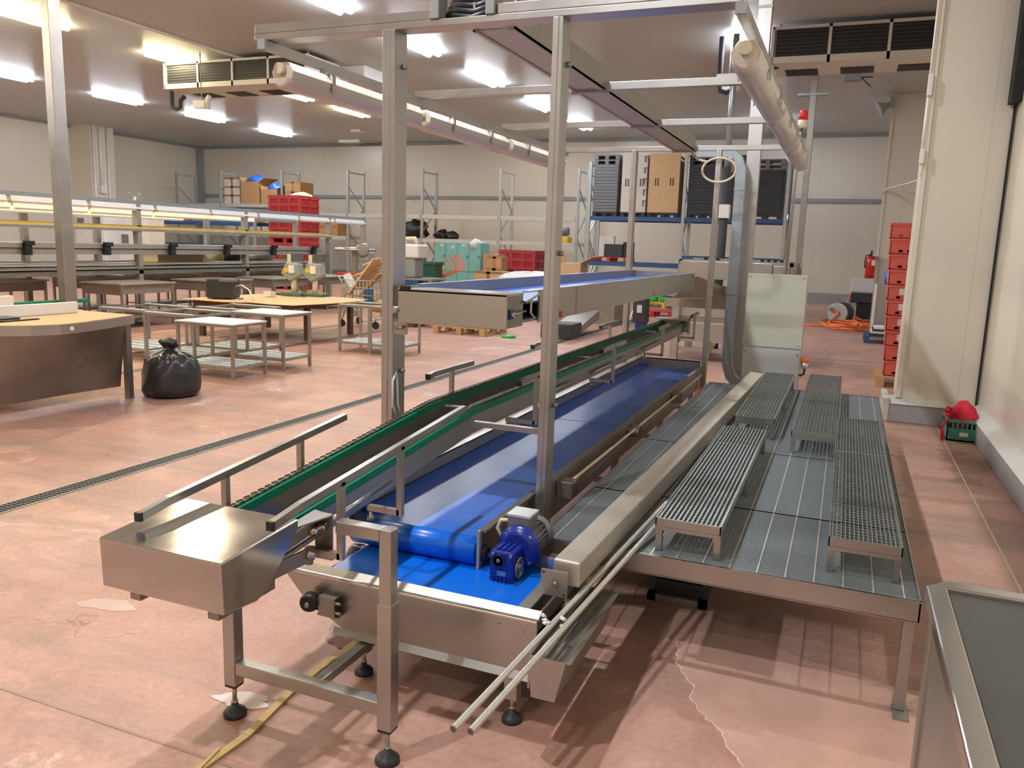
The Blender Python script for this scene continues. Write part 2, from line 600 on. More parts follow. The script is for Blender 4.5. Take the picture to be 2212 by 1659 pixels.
# plinths
struct(bx(0.515, 1.36, 8.895, 9.06, 0, 0.19), 'baseboard_corner', 'plinth', bevel=0.01)
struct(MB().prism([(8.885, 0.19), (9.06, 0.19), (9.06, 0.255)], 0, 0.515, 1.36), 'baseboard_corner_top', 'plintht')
struct(bx(0.46, 0.52, 8.88, 9.5, 0, 0.245), 'baseboard_corner_side', 'plintht', bevel=0.01)
struct(bx(1.22, 1.34, -6, 8.9, 0, 0.19), 'baseboard_right', 'plinth', bevel=0.01)
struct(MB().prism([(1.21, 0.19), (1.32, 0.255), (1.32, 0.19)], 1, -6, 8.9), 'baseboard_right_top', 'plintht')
struct(bx(-28.4, 2.4, 30.1, 30.3, 0, 0.34), 'baseboard_back', 'plinth')
struct(bx(-28.4, -28.2, -6, 30.1, 0, 0.34), 'baseboard_left', 'plinth')
# trims of back wall
struct(bx(-28.4, 2.4, 30.22, 30.3, 3.42, 3.55), 'trim_4', 'trimg')
struct(bx(-28.4, 2.4, 30.2, 30.3, CEIL - 0.12, CEIL), 'trim_5', 'trimg')
struct(bx(-28.4, -28.15, 30.05, 30.3, 0, CEIL), 'trim_6', 'trimg')
struct(bx(-28.4, -28.28, -6, 30.1, CEIL - 0.10, CEIL), 'trim_7', 'trimg')
# pilaster of the left wall with pipes down it
struct(bx(-28.4, -27.3, 23.4, 24.5, 0, CEIL), 'wall_pilaster', 'wally')
pp = T('wall_conduits', 'pale vertical conduits running down the pillar of the left wall', 'conduit', (-27.2, 23.6, 0))
for k, yy in enumerate((23.5, 23.8, 24.15)):
    MB().tube([(-27.25, yy, CEIL), (-27.25, yy, 0.5 if k != 1 else 3.4)], 0.05, 8).build('conduit', 'white', pp)
bx(-27.3, -27.15, 23.68, 23.95, 3.15, 3.45).build('switch_box', 'white', pp)
# floor joints and drain channels (part of the floor)
struct(bx(-6, -1.3, 1.805, 1.817, -0.02, 0.002), 'trim_8', 'joint')
struct(bx(0.96, 0.972, 3.5, 9, -0.02, 0.002), 'trim_9', 'jointw')
for i, (xx) in enumerate((-10.6, -14.3)):
    struct(bx(xx, xx + 0.05, 6, 26, -0.02, 0.003), 'trim_%d' % (10 + i), 'joint')


def drain(x, y0, y1, label, width=0.14, bars=True):
    t = T('drain_channel', label, 'drain', (x, y0, 0))
    m = MB()
    for sx in (-1, 1):
        m.box(x + sx * width / 2 - 0.005, x + sx * width / 2 + 0.005, y0, y1, -0.02, 0.006)
    m.build('channel_edge', 'rackg', t)
    bx(x - width / 2, x + width / 2, y0, y1, -0.02, 0.0015).build('channel', 'dark', t)
    g = MB()
    yy = y0
    st = 0.03
    while yy < y1:
        g.box(x - width / 2, x + width / 2, yy, yy + 0.011, 0, 0.005)
        yy += st
    for xo in (-0.022, 0.022):
        g.box(x + xo - 0.002, x + xo + 0.002, y0, y1, 0, 0.005)
    g.build('drain_grate', 'drain', t)
    return t


drain(-4.53, -3, 24, 'long steel drain channel in the floor left of the conveyors')
for xx, lb in ((-7.9, 'drain channel behind the black rubbish bag and wire frame tables'), (-9.1, 'narrow drain channel further left, under the frame tables')):
    t = T('drain_channel', lb, 'drain', (xx, 5, 0))
    bx(xx - 0.06, xx + 0.06, 5, 22, -0.01, 0.004).build('channel', 'drain', t)


def blob(name, m, cx, cy, rx, ry, rot, seed, z=0.0035, rag=0.3, label=''):
    rnd = random.Random(seed)
    n = 40
    ph = [rnd.uniform(0, 6.28) for _ in range(6)]
    pts = []
    for k in range(n):
        a = 2 * pi * k / n
        r = 1 + rag * (0.5 * sin(2 * a + ph[0]) + 0.35 * sin(3 * a + ph[1]) + 0.25 * sin(5 * a + ph[2]) + 0.18 * sin(9 * a + ph[3]) + 0.1 * sin(14 * a + ph[4]))
        x, y = rx * r * cos(a), ry * r * sin(a)
        pts.append((cx + x * cos(rot) - y * sin(rot), cy + x * sin(rot) + y * cos(rot)))
    o = MB().prism(pts, 2, -0.01, z).build(name, m, org=(0, 0, 0))
    o['kind'] = 'structure'
    return o


blob('trim_12', 'patch2', -2.93, 2.47, 0.12, 0.06, 0.2, 3, z=0.0015)
blob('trim_13', 'patch', -1.87, 2.12, 0.11, 0.045, 0.3, 5)
blob('trim_14', 'gravel', -1.78, 2.75, 0.13, 0.17, 0.1, 8, rag=0.2)
# water edge line on the floor in front of the platform
ed0 = [(-0.50, 3.35), (-0.51, 3.22), (-0.50, 3.1), (-0.45, 3.0), (-0.40, 2.93), (-0.39, 2.82), (-0.31, 2.72), (-0.25, 2.66), (-0.22, 2.58), (-0.17, 2.5), (-0.17, 2.42), (-0.12, 2.3), (-0.13, 2.1), (-0.05, 1.9)]
rj = random.Random(21)
ed = []
for a, b in zip(ed0, ed0[1:]):
    for k in range(5):
        f_ = k / 5
        ed.append((a[0] + (b[0] - a[0]) * f_ + rj.uniform(-0.008, 0.008), a[1] + (b[1] - a[1]) * f_ + rj.uniform(-0.006, 0.006)))
m_ = MB()
for a, b in zip(ed, ed[1:]):
    m_.bar((a[0], a[1], 0.0), (b[0], b[1], 0.0), 0.0045 + rj.uniform(-0.002, 0.002), 0.009)
struct(m_, 'trim_18', 'patch')
rp_ = [(-0.42, 3.4)] + [(a[0] + 0.001, a[1]) for a in ed] + [(0.2, 1.9), (0.55, 2.4), (0.48, 3.0), (0.42, 3.22), (0.2, 3.3), (0.0, 3.33), (-0.2, 3.42)]
struct(MB().prism(rp_, 2, -0.01, 0.0025), 'trim_20', 'repair')

# ================================================================== CEILING LAMPS
lx = MB()


def ceiling_lamp():
    t = T('ceiling_lamp', 'x', 'ceiling lamp', (0, 0, CEIL), 'lit fluorescent ceiling lamps')
    bx(-0.17, 0.17, -0.74, 0.74, CEIL - 0.03, CEIL).build('housing', 'lampw', t, bevel=0.008)
    for sx in (-1, 1):
        m = MB()
        pts = [(sx * 0.115 + 0.075 * cos(a), CEIL - 0.03 - 0.075 * sin(a)) for a in [pi * k / 5 for k in range(6)]]
        m.prism(pts, 1, -0.78 + 0.0 * sx, 0.78).build('lamp_tube', 'tubew', t)
    return t


proto = ceiling_lamp()
first = True


def flood(x, y, watts, col, label, g='compact flood lamps over the near hall'):
    t = T('flood_lamp', label, 'ceiling lamp', (x, y, CEIL - 0.2), g)
    MB().lathe((x, y, CEIL - 0.18), (0, 0, 1), [(0.10, 0), (0.11, 0.02), (0.09, 0.12), (0.03, 0.18)], 20).build('reflector', 'lampw', t)
    ld = bpy.data.lights.new('lamp_light', 'AREA')
    ld.shape = 'DISK'
    ld.size = 0.13
    ld.energy = watts
    ld.color = col
    lo = bpy.data.objects.new('lamp_light', ld)
    C.objects.link(lo)
    lo.parent = t
    lo.location = (0, 0, 0.01)
    return t


COLD, WARM = (0.95, 0.96, 1.0), (1.0, 0.82, 0.56)
WATT = 112.0
for (x_, y_, k_, c_, lb_) in ((-2.4, 0.1, 1.0, COLD, 'over the drive cover end'), (-2.4, 3.0, 1.0, COLD, 'over the front gantry posts'), (-2.4, 6.7, 0.8, COLD, 'over the middle of the gantry'),
                              (-2.4, 10.6, 0.8, COLD, 'behind the gantry'), (-8.68, 0.6, 0.9, WARM, 'left of the camera'), (-8.68, 4.6, 0.8, WARM, 'over the curved steel table'),
                              (-9.23, 9.0, 1.15, WARM, 'over the low frame tables'), (-2.4, -3.5, 0.8, COLD, 'behind the camera')):
    flood(x_, y_, WATT * k_, c_, 'compact flood lamp on the ceiling outside the picture, ' + lb_)
ROWS = {-2.5: 'nearest row, above the gantry and conveyors', -8.68: 'second row from the gantry', -15.0: 'third row from the gantry', -21.0: 'row beside the left wall'}
YS = {-2.5: [16.9, 26.6], -8.68: [12.15, 15.5, 19.0, 22.85, 26.7],
      -15.0: [0.6, 4.3, 8.0, 11.6, 15.35, 19.7, 22.7], -21.0: [0.6, 4.3, 8.0, 11.7, 15.4, 19.1, 22.75, 26.5]}
ORD = ['first', 'second', 'third', 'fourth', 'fifth', 'sixth', 'seventh', 'eighth', 'ninth']
SEEN = {-2.5: [16.9, 26.6], -8.68: [12.15, 15.5, 19.0, 22.85, 26.7], -15.0: [11.6, 15.35, 19.7, 22.7], -21.0: [15.4, 19.1, 22.75, 26.5]}
for X, ys in YS.items():
    for yy in ys:
        XX = -2.2 if (X == -2.5 and yy == 16.9) else X
        warm = X == -15.0
        if yy in SEEN[X]:
            k = SEEN[X].index(yy)
            n = len(SEEN[X])
            pos = 'farthest' if k == n - 1 else ORD[k] + ' nearest seen'
            lab = '%s white ceiling lamp, %s in the %s' % ('warm yellow' if warm else 'cold', pos, ROWS[X])
        else:
            lab = 'ceiling lamp outside the picture over the %s, number %d' % (ROWS[X], ys.index(yy) + 1)
        if first:
            r = proto
            r.location = (XX, yy, CEIL)
            r['label'] = lab
            first = False
        else:
            r = dup(proto, (XX, yy, CEIL), lab)
        if warm:
            remat(r, 'tubew', 'tubey')

# ceiling conduit and fittings
solo(MB().tube([(-13.3, -2, CEIL - 0.03), (-13.3, 17, CEIL - 0.03), (-13.3, 29, CEIL - 0.03)], 0.035, 8), 'ceiling_conduit', 'lampw',
     'long white conduit running along the ceiling above the sorting line', 'conduit')
solo(bx(-12.3, -10.9, 17.0, 18.1, CEIL - 0.35, CEIL), 'ceiling_box', 'white', 'white box hatch on the ceiling beside the left cooling unit', 'box', bevel=0.02)
solo(bx(-19.9, -18.9, 29.1, 29.5, CEIL - 0.10, CEIL), 'emergency_lamp', 'white', 'small white emergency light on the ceiling near the back wall', 'lamp')
solo(bx(-17.6, -17.2, 26.5, 26.9, CEIL - 0.08, CEIL), 'smoke_detector', 'white', 'small white detector on the far ceiling left of the gantry post', 'detector')


# ================================================================== COOLING UNITS
def cooler(x0, x1, y0, y1, z0, z1, label, side):
    t = T('cooling_unit', label, 'cooling unit', ((x0 + x1) / 2, (y0 + y1) / 2, z0), 'ceiling cooling units')
    zm = z0 + (z1 - z0) * 0.0
    bx(x0, x1, y0 + 0.06, y1, z0, z1).build('casing', 'evap', t, bevel=0.01)
    bx(x0 + 0.06, x1 - 0.06, y0 + 0.0, y0 + 0.07, z0 + 0.10, z1 - 0.08).build('fin_block', 'fin', t)
    n = 4
    f = MB()
    f.box(x0, x1, y0 - 0.03, y0 + 0.06, z1 - 0.07, z1 - 0.02)
    f.box(x0, x1, y0 - 0.03, y0 + 0.06, z0, z0 + 0.11)
    for k in range(n + 1):
        xx = x0 + (x1 - x0) * k / n
        f.box(xx - 0.025, xx + 0.025, y0 - 0.03, y0 + 0.06, z0, z1 - 0.02)
    f.build('front_frame', 'evap', t)
    g = MB()
    for k in range(7):
        zz = z0 + 0.14 + k * (z1 - z0 - 0.26) / 6
        g.box(x0 + 0.05, x1 - 0.05, y0 - 0.012, y0, zz, zz + 0.008)
    g.build('fin_bars', 'glassb', t)
    for k in range(n):
        xx = x0 + (x1 - x0) * (k + 0.5) / n
        bx(xx - 0.28, xx + 0.28, (y0 + y1) / 2 - 0.02, (y0 + y1) / 2 + 0.5, z0 - 0.012, z0 + 0.01).build('fan_opening', 'fin', t)
    h = MB()
    for xx in (x0 + 0.1, x1 - 0.1):
        h.box(xx - 0.02, xx + 0.02, y0 + 0.2, y0 + 0.24, z1, CEIL)
    h.build('hanger', 'rackg', t)
    sx = x0 - 0.12 - (0.82 if x0 > -5 else 0)
    if x0 > -5:
        MB().tube([(sx + 0.4, y0 + 0.3, z0 - 0.12), (x0 + 0.1, y0 + 0.3, z0 + 0.03)], 0.05, 10).build('drain_pipe', 'ins', t)
    MB().tube([(sx, y0 + 0.3, z1 - 0.05), (sx, y0 + 0.3, z0 - 0.25), (sx + 0.03, y0 + 0.3, z0 - 0.36), (sx + 0.14, y0 + 0.3, z0 - 0.40), (sx + 0.25, y0 + 0.3, z0 - 0.36),
               (sx + 0.28, y0 + 0.3, z0 - 0.2), (sx + 0.4, y0 + 0.3, z0 - 0.12)], 0.05, 10).build('drain_trap', 'ins', t)
    return t


c1 = cooler(-1.60, 2.2, 15.75, 16.9, 4.98, 5.62, 'long cooling unit with dark grilles under the ceiling at top right', 1)
c2 = cooler(-15.3, -11.3, 15.3, 16.6, 5.02, 5.62, 'long white cooling unit under the ceiling left of the gantry', 1)
for nm, lc, xx, yy, zz in (('junction_box', 'white junction box hanging under the left cooling unit', -13.95, 15.0, 4.50), ('junction_box', 'white junction box beside the tall grey pipe under the ceiling', -2.45, 16.6, 4.72)):
    t = T(nm, lc, 'junction box', (xx, yy, zz))
    bx(xx - 0.2, xx + 0.12, yy - 0.06, yy + 0.06, zz, zz + 0.16).build('box', 'white', t, bevel=0.01)
    MB().tube([(xx + 0.18, yy, zz - 0.02), (xx + 0.18, yy, zz + 0.2), (xx + 0.24, yy, zz + 0.26)], 0.05, 8).build('elbow', 'white', t)
    MB().tube([(xx, yy, zz + 0.16), (xx, yy, CEIL)], 0.012, 6).build('rod', 'trimg', t)

# ================================================================== GANTRY
GZ = 2.60
gy0, gy1 = 3.43, 8.02
gan = T('gantry_frame', 'tall stainless steel gantry frame standing over the conveyors', 'gantry', (-1.62, 5.7, 0))
PX = (-2.03, -1.215)
for X in PX:
    for Y in (gy0, gy1):
        hw, hd = (0.029, 0.06) if X < -1.5 and Y == gy0 else (0.021, 0.05)
        m = MB()
        m.box(X - hw, X + hw, Y - hd, Y + hd, 0.03, GZ)
        m.box(X - hw - 0.003, X + 0.003, Y - hd - 0.004, Y - 0.03, 0.03, GZ)
        p = m.build('post', 'post', gan, bevel=0.003)
        bx(X - 0.05, X + 0.05, Y - 0.07, Y + 0.07, 0, 0.03).build('post_foot', 'rubber', p)
        if Y == gy0:
            zz = (2.42, 1.62, 0.93) if X > -1.5 else (2.45, 1.02)
            for z_ in zz:
                MB().lathe((X + hw, Y + 0.02, z_), (1, 0, 0), [(0.012, 0), (0.012, 0.018), (0.006, 0.02)], 10).build('bolt', 'ssd', p)
bx(-1.62, -1.236, 3.415, 3.445, 0.79, 0.815).build('conveyor_strut', 'ss', gan)
MB().tube([(-1.998, 3.40, 1.02), (-1.992, 3.36, 0.98), (-1.992, 3.36, 0.86), (-1.975, 3.38, 0.80)], 0.006, 8).tube([(-1.998, 3.40, 1.02), (-1.985, 3.39, 0.97), (-1.98, 3.39, 0.86), (-1.965, 3.40, 0.80)], 0.005, 8).build('post_cable', 'slat', gan)
# front double beam
m = MB()
m.box(-2.80, -0.475, gy0 - 0.05, gy0 + 0.055, GZ, GZ + 0.030)
m.build('front_beam', 'post', gan, bevel=0.003)
m = MB().box(-2.80, -1.79, gy0 - 0.045, gy0 - 0.005, GZ + 0.032, GZ + 0.075).box(-1.50, -0.475, gy0 - 0.045, gy0 - 0.005, GZ + 0.032, GZ + 0.075)
m.build('upper_beam', 'post', gan, bevel=0.003)
for X in (-1.80, -1.53):
    bx(X - 0.022, X + 0.022, gy0 - 0.06, gy0 + 0.03, GZ + 0.03, GZ + 0.19).build('clamp', 'trimg', gan, bevel=0.004)
for Y in (4.94, 6.40, gy1):
    for a, b in ((-2.76, -1.665), (-1.455, -0.55)):
        bx(a, b, Y - 0.025, Y + 0.025, GZ - 0.01, GZ + 0.035).build('cross_beam', 'post', gan, bevel=0.002)
    bx(-1.68, -1.44, Y - 0.03, Y + 0.03, GZ - 0.02, GZ).build('cross_plate', 'ssd', gan)
m = MB()
m.box(-1.665, -1.455, 3.49, 8.05, GZ - 0.005, GZ + 0.003)
m.box(-1.665, -1.655, 3.49, 8.05, GZ - 0.005, GZ + 0.12)
m.box(-1.465, -1.455, 3.49, 8.05, GZ - 0.005, GZ + 0.12)
m.box(-1.655, -1.635, 3.49, 8.05, GZ - 0.012, GZ - 0.004)
m.box(-1.49, -1.462, 3.49, 8.05, GZ - 0.012, GZ - 0.004)
m.build('cable_channel', 'ssw', gan)
for X, a, b in ((-2.74, gy0 - 0.06, 8.02), (-0.47, gy0 - 0.05, 8.05)):
    o = bx(X - 0.02, X + 0.02, a, b, GZ - 0.045, GZ - 0.003).build('lamp_rail', 'post', gan)
    bx(X - 0.022, X + 0.022, a - 0.015, a, GZ - 0.047, GZ - 0.001).build('rail_end_cap', 'trimg', o)
# dark cable bundle seen on top between clamps
t = T('cable_bundle', 'black cable bundle lying on the gantry top between two grey clamps', 'cable', (-1.66, 3.47, GZ + 0.03))
for k in range(5):
    MB().tube([(-1.78 + 0.0 * k, 3.46 + 0.02 * k, GZ + 0.06 + 0.028 * k), (-1.66, 3.47 + 0.02 * k, GZ + 0.045 + 0.03 * k), (-1.56, 3.47 + 0.02 * k, GZ + 0.07 + 0.028 * k)], 0.018, 8).build('cable', 'black', t)


def batten(X, y0, ln, z):
    t = T('batten_lamp', 'x', 'batten lamp', (X, y0, z))
    m = MB()
    m.prism([(X - 0.055, z), (X + 0.055, z), (X + 0.065, z + 0.04), (X + 0.035, z + 0.085), (X - 0.035, z + 0.085), (X - 0.065, z + 0.04)], 1, y0 + 0.02, y0 + ln - 0.02)
    m.build('tray', 'lampw', t, bevel=0.004)
    m = MB()
    n = 9
    pr = [(X + 0.06 * cos(a), z - 0.055 * sin(a)) for a in [pi * k / n for k in range(n + 1)]]
    vs = []
    for yy, s_ in ((y0 + 0.0, 0.6), (y0 + 0.015, 0.85), (y0 + 0.05, 1), (y0 + ln - 0.05, 1), (y0 + ln - 0.015, 0.85), (y0 + ln, 0.6)):
        for (a, b) in pr:
            vs.append((X + (a - X) * s_, yy, z + 0.005 + (b - z) * s_))
    k1 = n + 1
    fs = []
    for i in range(5):
        for j in range(n):
            fs.append((i * k1 + j, i * k1 + j + 1, (i + 1) * k1 + j + 1, (i + 1) * k1 + j))
    m.add(vs, fs, True)
    m.f.append(list(range(k1))); m.sm.append(False)
    m.f.append([5 * k1 + j for j in range(k1)]); m.sm.append(False)
    m.build('diffuser', 'lampd', t)
    for sy in (0.0, 1.0):
        yy = y0 + sy * ln
        MB().lathe((X, yy - (0.012 if sy == 0 else -0.012), z + 0.05), (0, 1 if sy == 0 else -1, 0), [(0.028, 0), (0.028, 0.04)], 14).build('end_socket', 'cream', t)
    for f_ in (0.25, 0.72):
        q = MB().box(X - 0.072, X - 0.06, y0 + ln * f_, y0 + ln * f_ + 0.03, z - 0.01, z + 0.05).box(X + 0.06, X + 0.072, y0 + ln * f_, y0 + ln * f_ + 0.03, z - 0.01, z + 0.05)
        q = MB()
        ya, yb = y0 + ln * f_, y0 + ln * f_ + 0.03
        for sx_ in (-1, 1):
            q.box(X + sx_ * 0.066, X + sx_ * 0.072, ya, yb, z - 0.01, z + 0.092)
        q.box(X - 0.072, X + 0.072, ya, yb, z + 0.086, z + 0.092)
        q.box(X - 0.01, X + 0.01, ya, yb, z + 0.09, z + 0.12)
        q.build('clip', 'ssp', t)
    return t


WH = ['nearest', 'middle', 'farthest']
bl = batten(0, 0, 1.40, 0)
for i, yy in enumerate((3.47, 4.93, 6.39)):
    lab = 'unlit batten lamp under the left gantry rail, %s of three in a line' % WH[i]
    if i == 0:
        bl.location = (-2.72, yy, GZ - 0.165)
        bl['label'] = lab
        bl['group'] = 'unlit batten lamps on the gantry'
    else:
        dup(bl, (-2.72, yy, GZ - 0.165), lab, group='unlit batten lamps on the gantry')
for i, yy in enumerate((3.62, 5.08, 6.54)):
    dup(bl, (-0.475, yy, GZ - 0.165), 'unlit batten lamp under the right gantry rail, %s of three in a line' % WH[i], group='unlit batten lamps on the gantry')

# ================================================================== UPPER BELT CONVEYOR
uc = T('upper_conveyor', 'raised stainless conveyor with blue belt hung between the gantry posts', 'conveyor', (-1.67, 5.8, 1.2))
UX0, UX1, UY0, UY1 = -1.955, -1.395, 3.34, 7.9
bx(UX0, UX1 + 0.0, UY0, UY0 + 0.012, 1.27, 1.43).build('end_cover', 'ssp', uc, bevel=0.003)
bx(UX0, UX1, UY0, UY0 + 0.20, 1.42, 1.432).build('end_cover_lip', 'ssp', uc)
m = MB().box(UX0, UX0 + 0.012, UY0 + 0.01, UY1, 1.275, 1.44)
m.box(UX0 - 0.012, UX0 + 0.02, UY0 + 0.2, UY1, 1.44, 1.447)
m.build('side_wall', 'ss', uc)
m = MB().box(UX1 - 0.012, UX1, UY0 + 0.42, 8.15, 1.275, 1.43)
m.box(UX1 - 0.025, UX1 + 0.004, UY0 + 0.25, 8.15, 1.43, 1.437)
m.box(UX1 - 0.012, UX1 + 0.004, 4.35, 4.38, 1.275, 1.43)
m.build('side_wall', 'ss', uc)
bx(UX0, UX1, UY1, UY1 + 0.012, 1.30, 1.44).build('end_wall', 'ss', uc)
bx(UX0 + 0.012, UX1 - 0.012, UY0 + 0.1, UY1, 1.375, 1.385).build('belt', 'beltu', uc)
bx(UX0 + 0.015, UX1 - 0.015, UY0 + 0.1, UY1, 1.285, 1.30).build('under_pan', 'ssd', uc)
bx(UX1 - 0.02, UX1 - 0.005, UY0 + 0.012, UY0 + 0.21, 1.275, 1.43).build('bearing_plate', 'ssd', uc)
m = MB().tube([(UX1 - 0.01, UY0 + 0.07, 1.335), (UX1 + 0.012, UY0 + 0.07, 1.335)], 0.014, 10)
m.tube([(UX1 + 0.008, UY0 + 0.07, 1.335), (UX1 + 0.008, UY0 + 0.21, 1.345)], 0.007, 8)
m.build('tension_screw', 'ssp', uc)
bx(UX1 - 0.006, UX1 + 0.002, UY0 + 0.035, UY0 + 0.085, 1.315, 1.36).build('blue_block', 'gear', uc)
MB().tube([(UX1 - 0.03, UY0 + 0.22, 1.40), (UX1 + 0.01, UY0 + 0.2, 1.385), (UX1 + 0.02, UY0 + 0.35, 1.42)], 0.007, 8).build('cable', 'cream', uc)
MB().tube([(UX1 - 0.01, UY0 + 0.33, 1.40), (UX1 + 0.0, UY0 + 0.30, 1.33), (UX1, UY0 + 0.36, 1.30)], 0.006, 8).build('cable', 'cream', uc)
MB().lathe((UX1, 4.02, 1.30), (1, 0, 0), [(0.016, 0), (0.016, 0.03)], 14).build('stop_button', 'rede', uc, label='red stop button')
bx(UX0 + 0.02, UX0 + 0.06, UY0 - 0.015, UY0 + 0.02, 1.425, 1.445).build('corner_cap', 'black', uc)
MB().tube([(-1.97, 3.36, 1.33), (-1.97, 3.32, 1.33)], 0.016, 12).build('round_knob', 'ssw', uc)
bx(-2.0, -1.93, 3.375, 3.39, 1.21, 1.27).build('hang_bracket', 'ss', uc)
MB().tube([(-1.985, 3.37, 1.24), (-1.94, 3.36, 1.245)], 0.008, 8).build('bracket_bolt', 'ssd', uc)
for k, (yy, zz) in enumerate(((6.35, 1.30), (8.0, 1.35), (8.02, 1.40), (8.1, 1.40))):
    MB().lathe((UX1, yy, zz), (1, 0, 0), [(0.009, 0), (0.009, 0.006)], 10).build('hex_bolt', 'ssd', uc)

# chute below its far end
ch = T('discharge_chute', 'dark open steel chute hanging behind the far end of the upper conveyor', 'chute', (-1.5, 8.8, 1.05))
m = MB()
m.hexa([(-1.95, 8.25, 1.20), (-1.62, 8.25, 1.17), (-1.15, 9.5, 1.11), (-1.75, 9.5, 1.14)], [(-1.95, 8.25, 1.215), (-1.62, 8.25, 1.185), (-1.15, 9.5, 1.125), (-1.75, 9.5, 1.155)])
m.build('chute_floor', 'tray', ch)
m = MB()
m.hexa([(-1.62, 8.23, 1.17), (-1.61, 8.23, 1.17), (-1.14, 9.5, 1.11), (-1.15, 9.5, 1.11)], [(-1.40, 8.23, 1.40), (-1.39, 8.23, 1.40), (-1.14, 9.5, 1.22), (-1.15, 9.5, 1.22)])
m.build('chute_side', 'ssw', ch)
bx(-1.95, -1.15, 9.45, 9.5, 1.0, 1.13).build('chute_lip', 'ssw', ch)

# ================================================================== GREEN CHAIN CONVEYOR
cc = T('chain_conveyor', 'narrow inclined chain conveyor with green guides and a steel drive cover', 'conveyor', (-1.76, 5.0, 0.6))
YB = 3.55
ZB = 0.85


def zc(y):
    return ZB if y > YB else ZB - 0.0897 * (YB - y)


YE = 9.15
XL, XR = -1.885, -1.652


def ribbon(m, x0, x1, y0, y1, dz0, dz1):
    ys = [y0] + ([YB] if y0 < YB < y1 else []) + [y1]
    for a, b in zip(ys, ys[1:]):
        m.hexa([(x0, a, zc(a) + dz0), (x1, a, zc(a) + dz0), (x1, b, zc(b) + dz0), (x0, b, zc(b) + dz0)],
               [(x0, a, zc(a) + dz1), (x1, a, zc(a) + dz1), (x1, b, zc(b) + dz1), (x0, b, zc(b) + dz1)])
    return m


for X in (XL, XR):
    ribbon(MB(), X - 0.004, X + 0.004, 1.98, YE, -0.13, -0.012).build('side_plate', 'ssd' if X == XL else 'ssw', cc)
    ribbon(MB(), X + 0.004, X + 0.016, 1.95, YE, -0.032, 0.0).build('green_guide', 'green', cc)
    m = MB()
    y = 1.97
    k = 0
    while y < YE:
        z_ = zc(y) + 0.006
        if k % 2 == 0:
            m.box(X - 0.020, X - 0.016, y - 0.009, y + 0.017, z_ - 0.008, z_ + 0.006)
            m.box(X + 0.000, X + 0.004, y - 0.009, y + 0.017, z_ - 0.008, z_ + 0.006)
            m.box(X - 0.020, X + 0.004, y - 0.002, y + 0.004, z_ - 0.005, z_ + 0.003)
        else:
            m.box(X - 0.014, X - 0.010, y - 0.009, y + 0.017, z_ - 0.007, z_ + 0.004)
            m.box(X - 0.006, X - 0.002, y - 0.009, y + 0.017, z_ - 0.007, z_ + 0.004)
            m.box(X - 0.020, X + 0.004, y - 0.002, y + 0.004, z_ - 0.005, z_ + 0.003)
        y += 0.019
        k += 1
    m.build('chain', 'chain', cc)
    ribbon(MB(), X - 0.022, X + 0.006, 1.97, YE, -0.02, -0.006).build('chain_track', 'dark', cc)
for yy in (2.25, 3.0, 4.4, 5.6, 6.8, 8.0):
    bx(XL, XR, yy, yy + 0.02, zc(yy) - 0.12, zc(yy) - 0.09).build('spreader', 'ssw', cc)
ribbon(MB(), XL + 0.004, XR - 0.004, 2.4, YE, -0.125, -0.118).build('bottom_pan', 'ssd', cc)
for k, yy in enumerate((3.68, 5.9, 8.2)):
    q = MB().box(XL + 0.02, XR - 0.03, yy - 0.012, yy + 0.012, zc(yy) - 0.035, zc(yy) - 0.028)
    q.bar((-1.81, yy, zc(yy) - 0.11), (-1.79, yy, zc(yy) - 0.035), 0.014, 0.01)
    q.tube([(-1.83, yy + 0.01, zc(yy) - 0.07), (-1.76, yy + 0.01, zc(yy) - 0.066)], 0.008, 8)
    q.build('chain_rest', 'barl', cc)
# drive cover
px = [(1.66, 0.600), (1.655, 0.755), (2.0, 0.778), (2.0, 0.745), (1.845, 0.60), (1.80, 0.585)]
MB().prism(px, 0, -1.985, -1.525).build('drive_cover', 'ssc', cc, bevel=0.004)
for X in (-1.90, -1.60):
    bx(X - 0.02, X + 0.02, 1.70, 1.95, 0.555, 0.59).build('cover_foot', 'ssd', cc)
# tension arm right side
m = MB()
m.bar((-1.60, 1.93, 0.635), (-1.60, 2.20, 0.66), 0.05, 0.012)
m.bar((-1.585, 1.90, 0.665), (-1.585, 2.20, 0.700), 0.012, 0.040)
m.bar((-1.585, 1.84, 0.615), (-1.585, 2.16, 0.600), 0.012, 0.050)
m.hexa([(-1.60, 2.0, 0.72), (-1.585, 2.0, 0.72), (-1.53, 2.19, 0.725), (-1.60, 2.19, 0.735)], [(-1.60, 2.0, 0.728), (-1.585, 2.0, 0.728), (-1.53, 2.19, 0.733), (-1.60, 2.19, 0.743)])
m.build('tension_arm', 'ssd', cc, bevel=0.003)
bx(-1.60, -1.53, 2.188, 2.194, 0.57, 0.735).build('bracket_plate', 'ssd', cc)
MB().tube([(-1.56, 2.14, 0.690), (-1.56, 2.62, 0.735)], 0.009, 10).build('tension_rod', 'ssp', cc)
for (yy, zz) in ((1.955, 0.675), (2.14, 0.685), (2.12, 0.61)):
    MB().lathe((-1.58, yy, zz), (1, 0, 0), [(0.016, 0), (0.016, 0.012), (0.010, 0.014), (0.010, 0.03)], 6).build('hex_bolt', 'ssp', cc)
MB().lathe((-1.56, 2.16, 0.687), (0, 1, 0.1), [(0.016, 0), (0.016, 0.02)], 6).build('lock_nut', 'ssp', cc)
for (yy, ln) in ((4.55, 0.5), (5.55, 0.9), (7.1, 0.8)):
    MB().tube([(XR + 0.03, yy, 0.765), (XR + 0.03, yy + ln, 0.765)], 0.011, 10).build('side_rod', 'ssw', cc)
m = MB().box(XL - 0.05, XR + 0.07, YE, YE + 0.02, 0.74, 0.90)
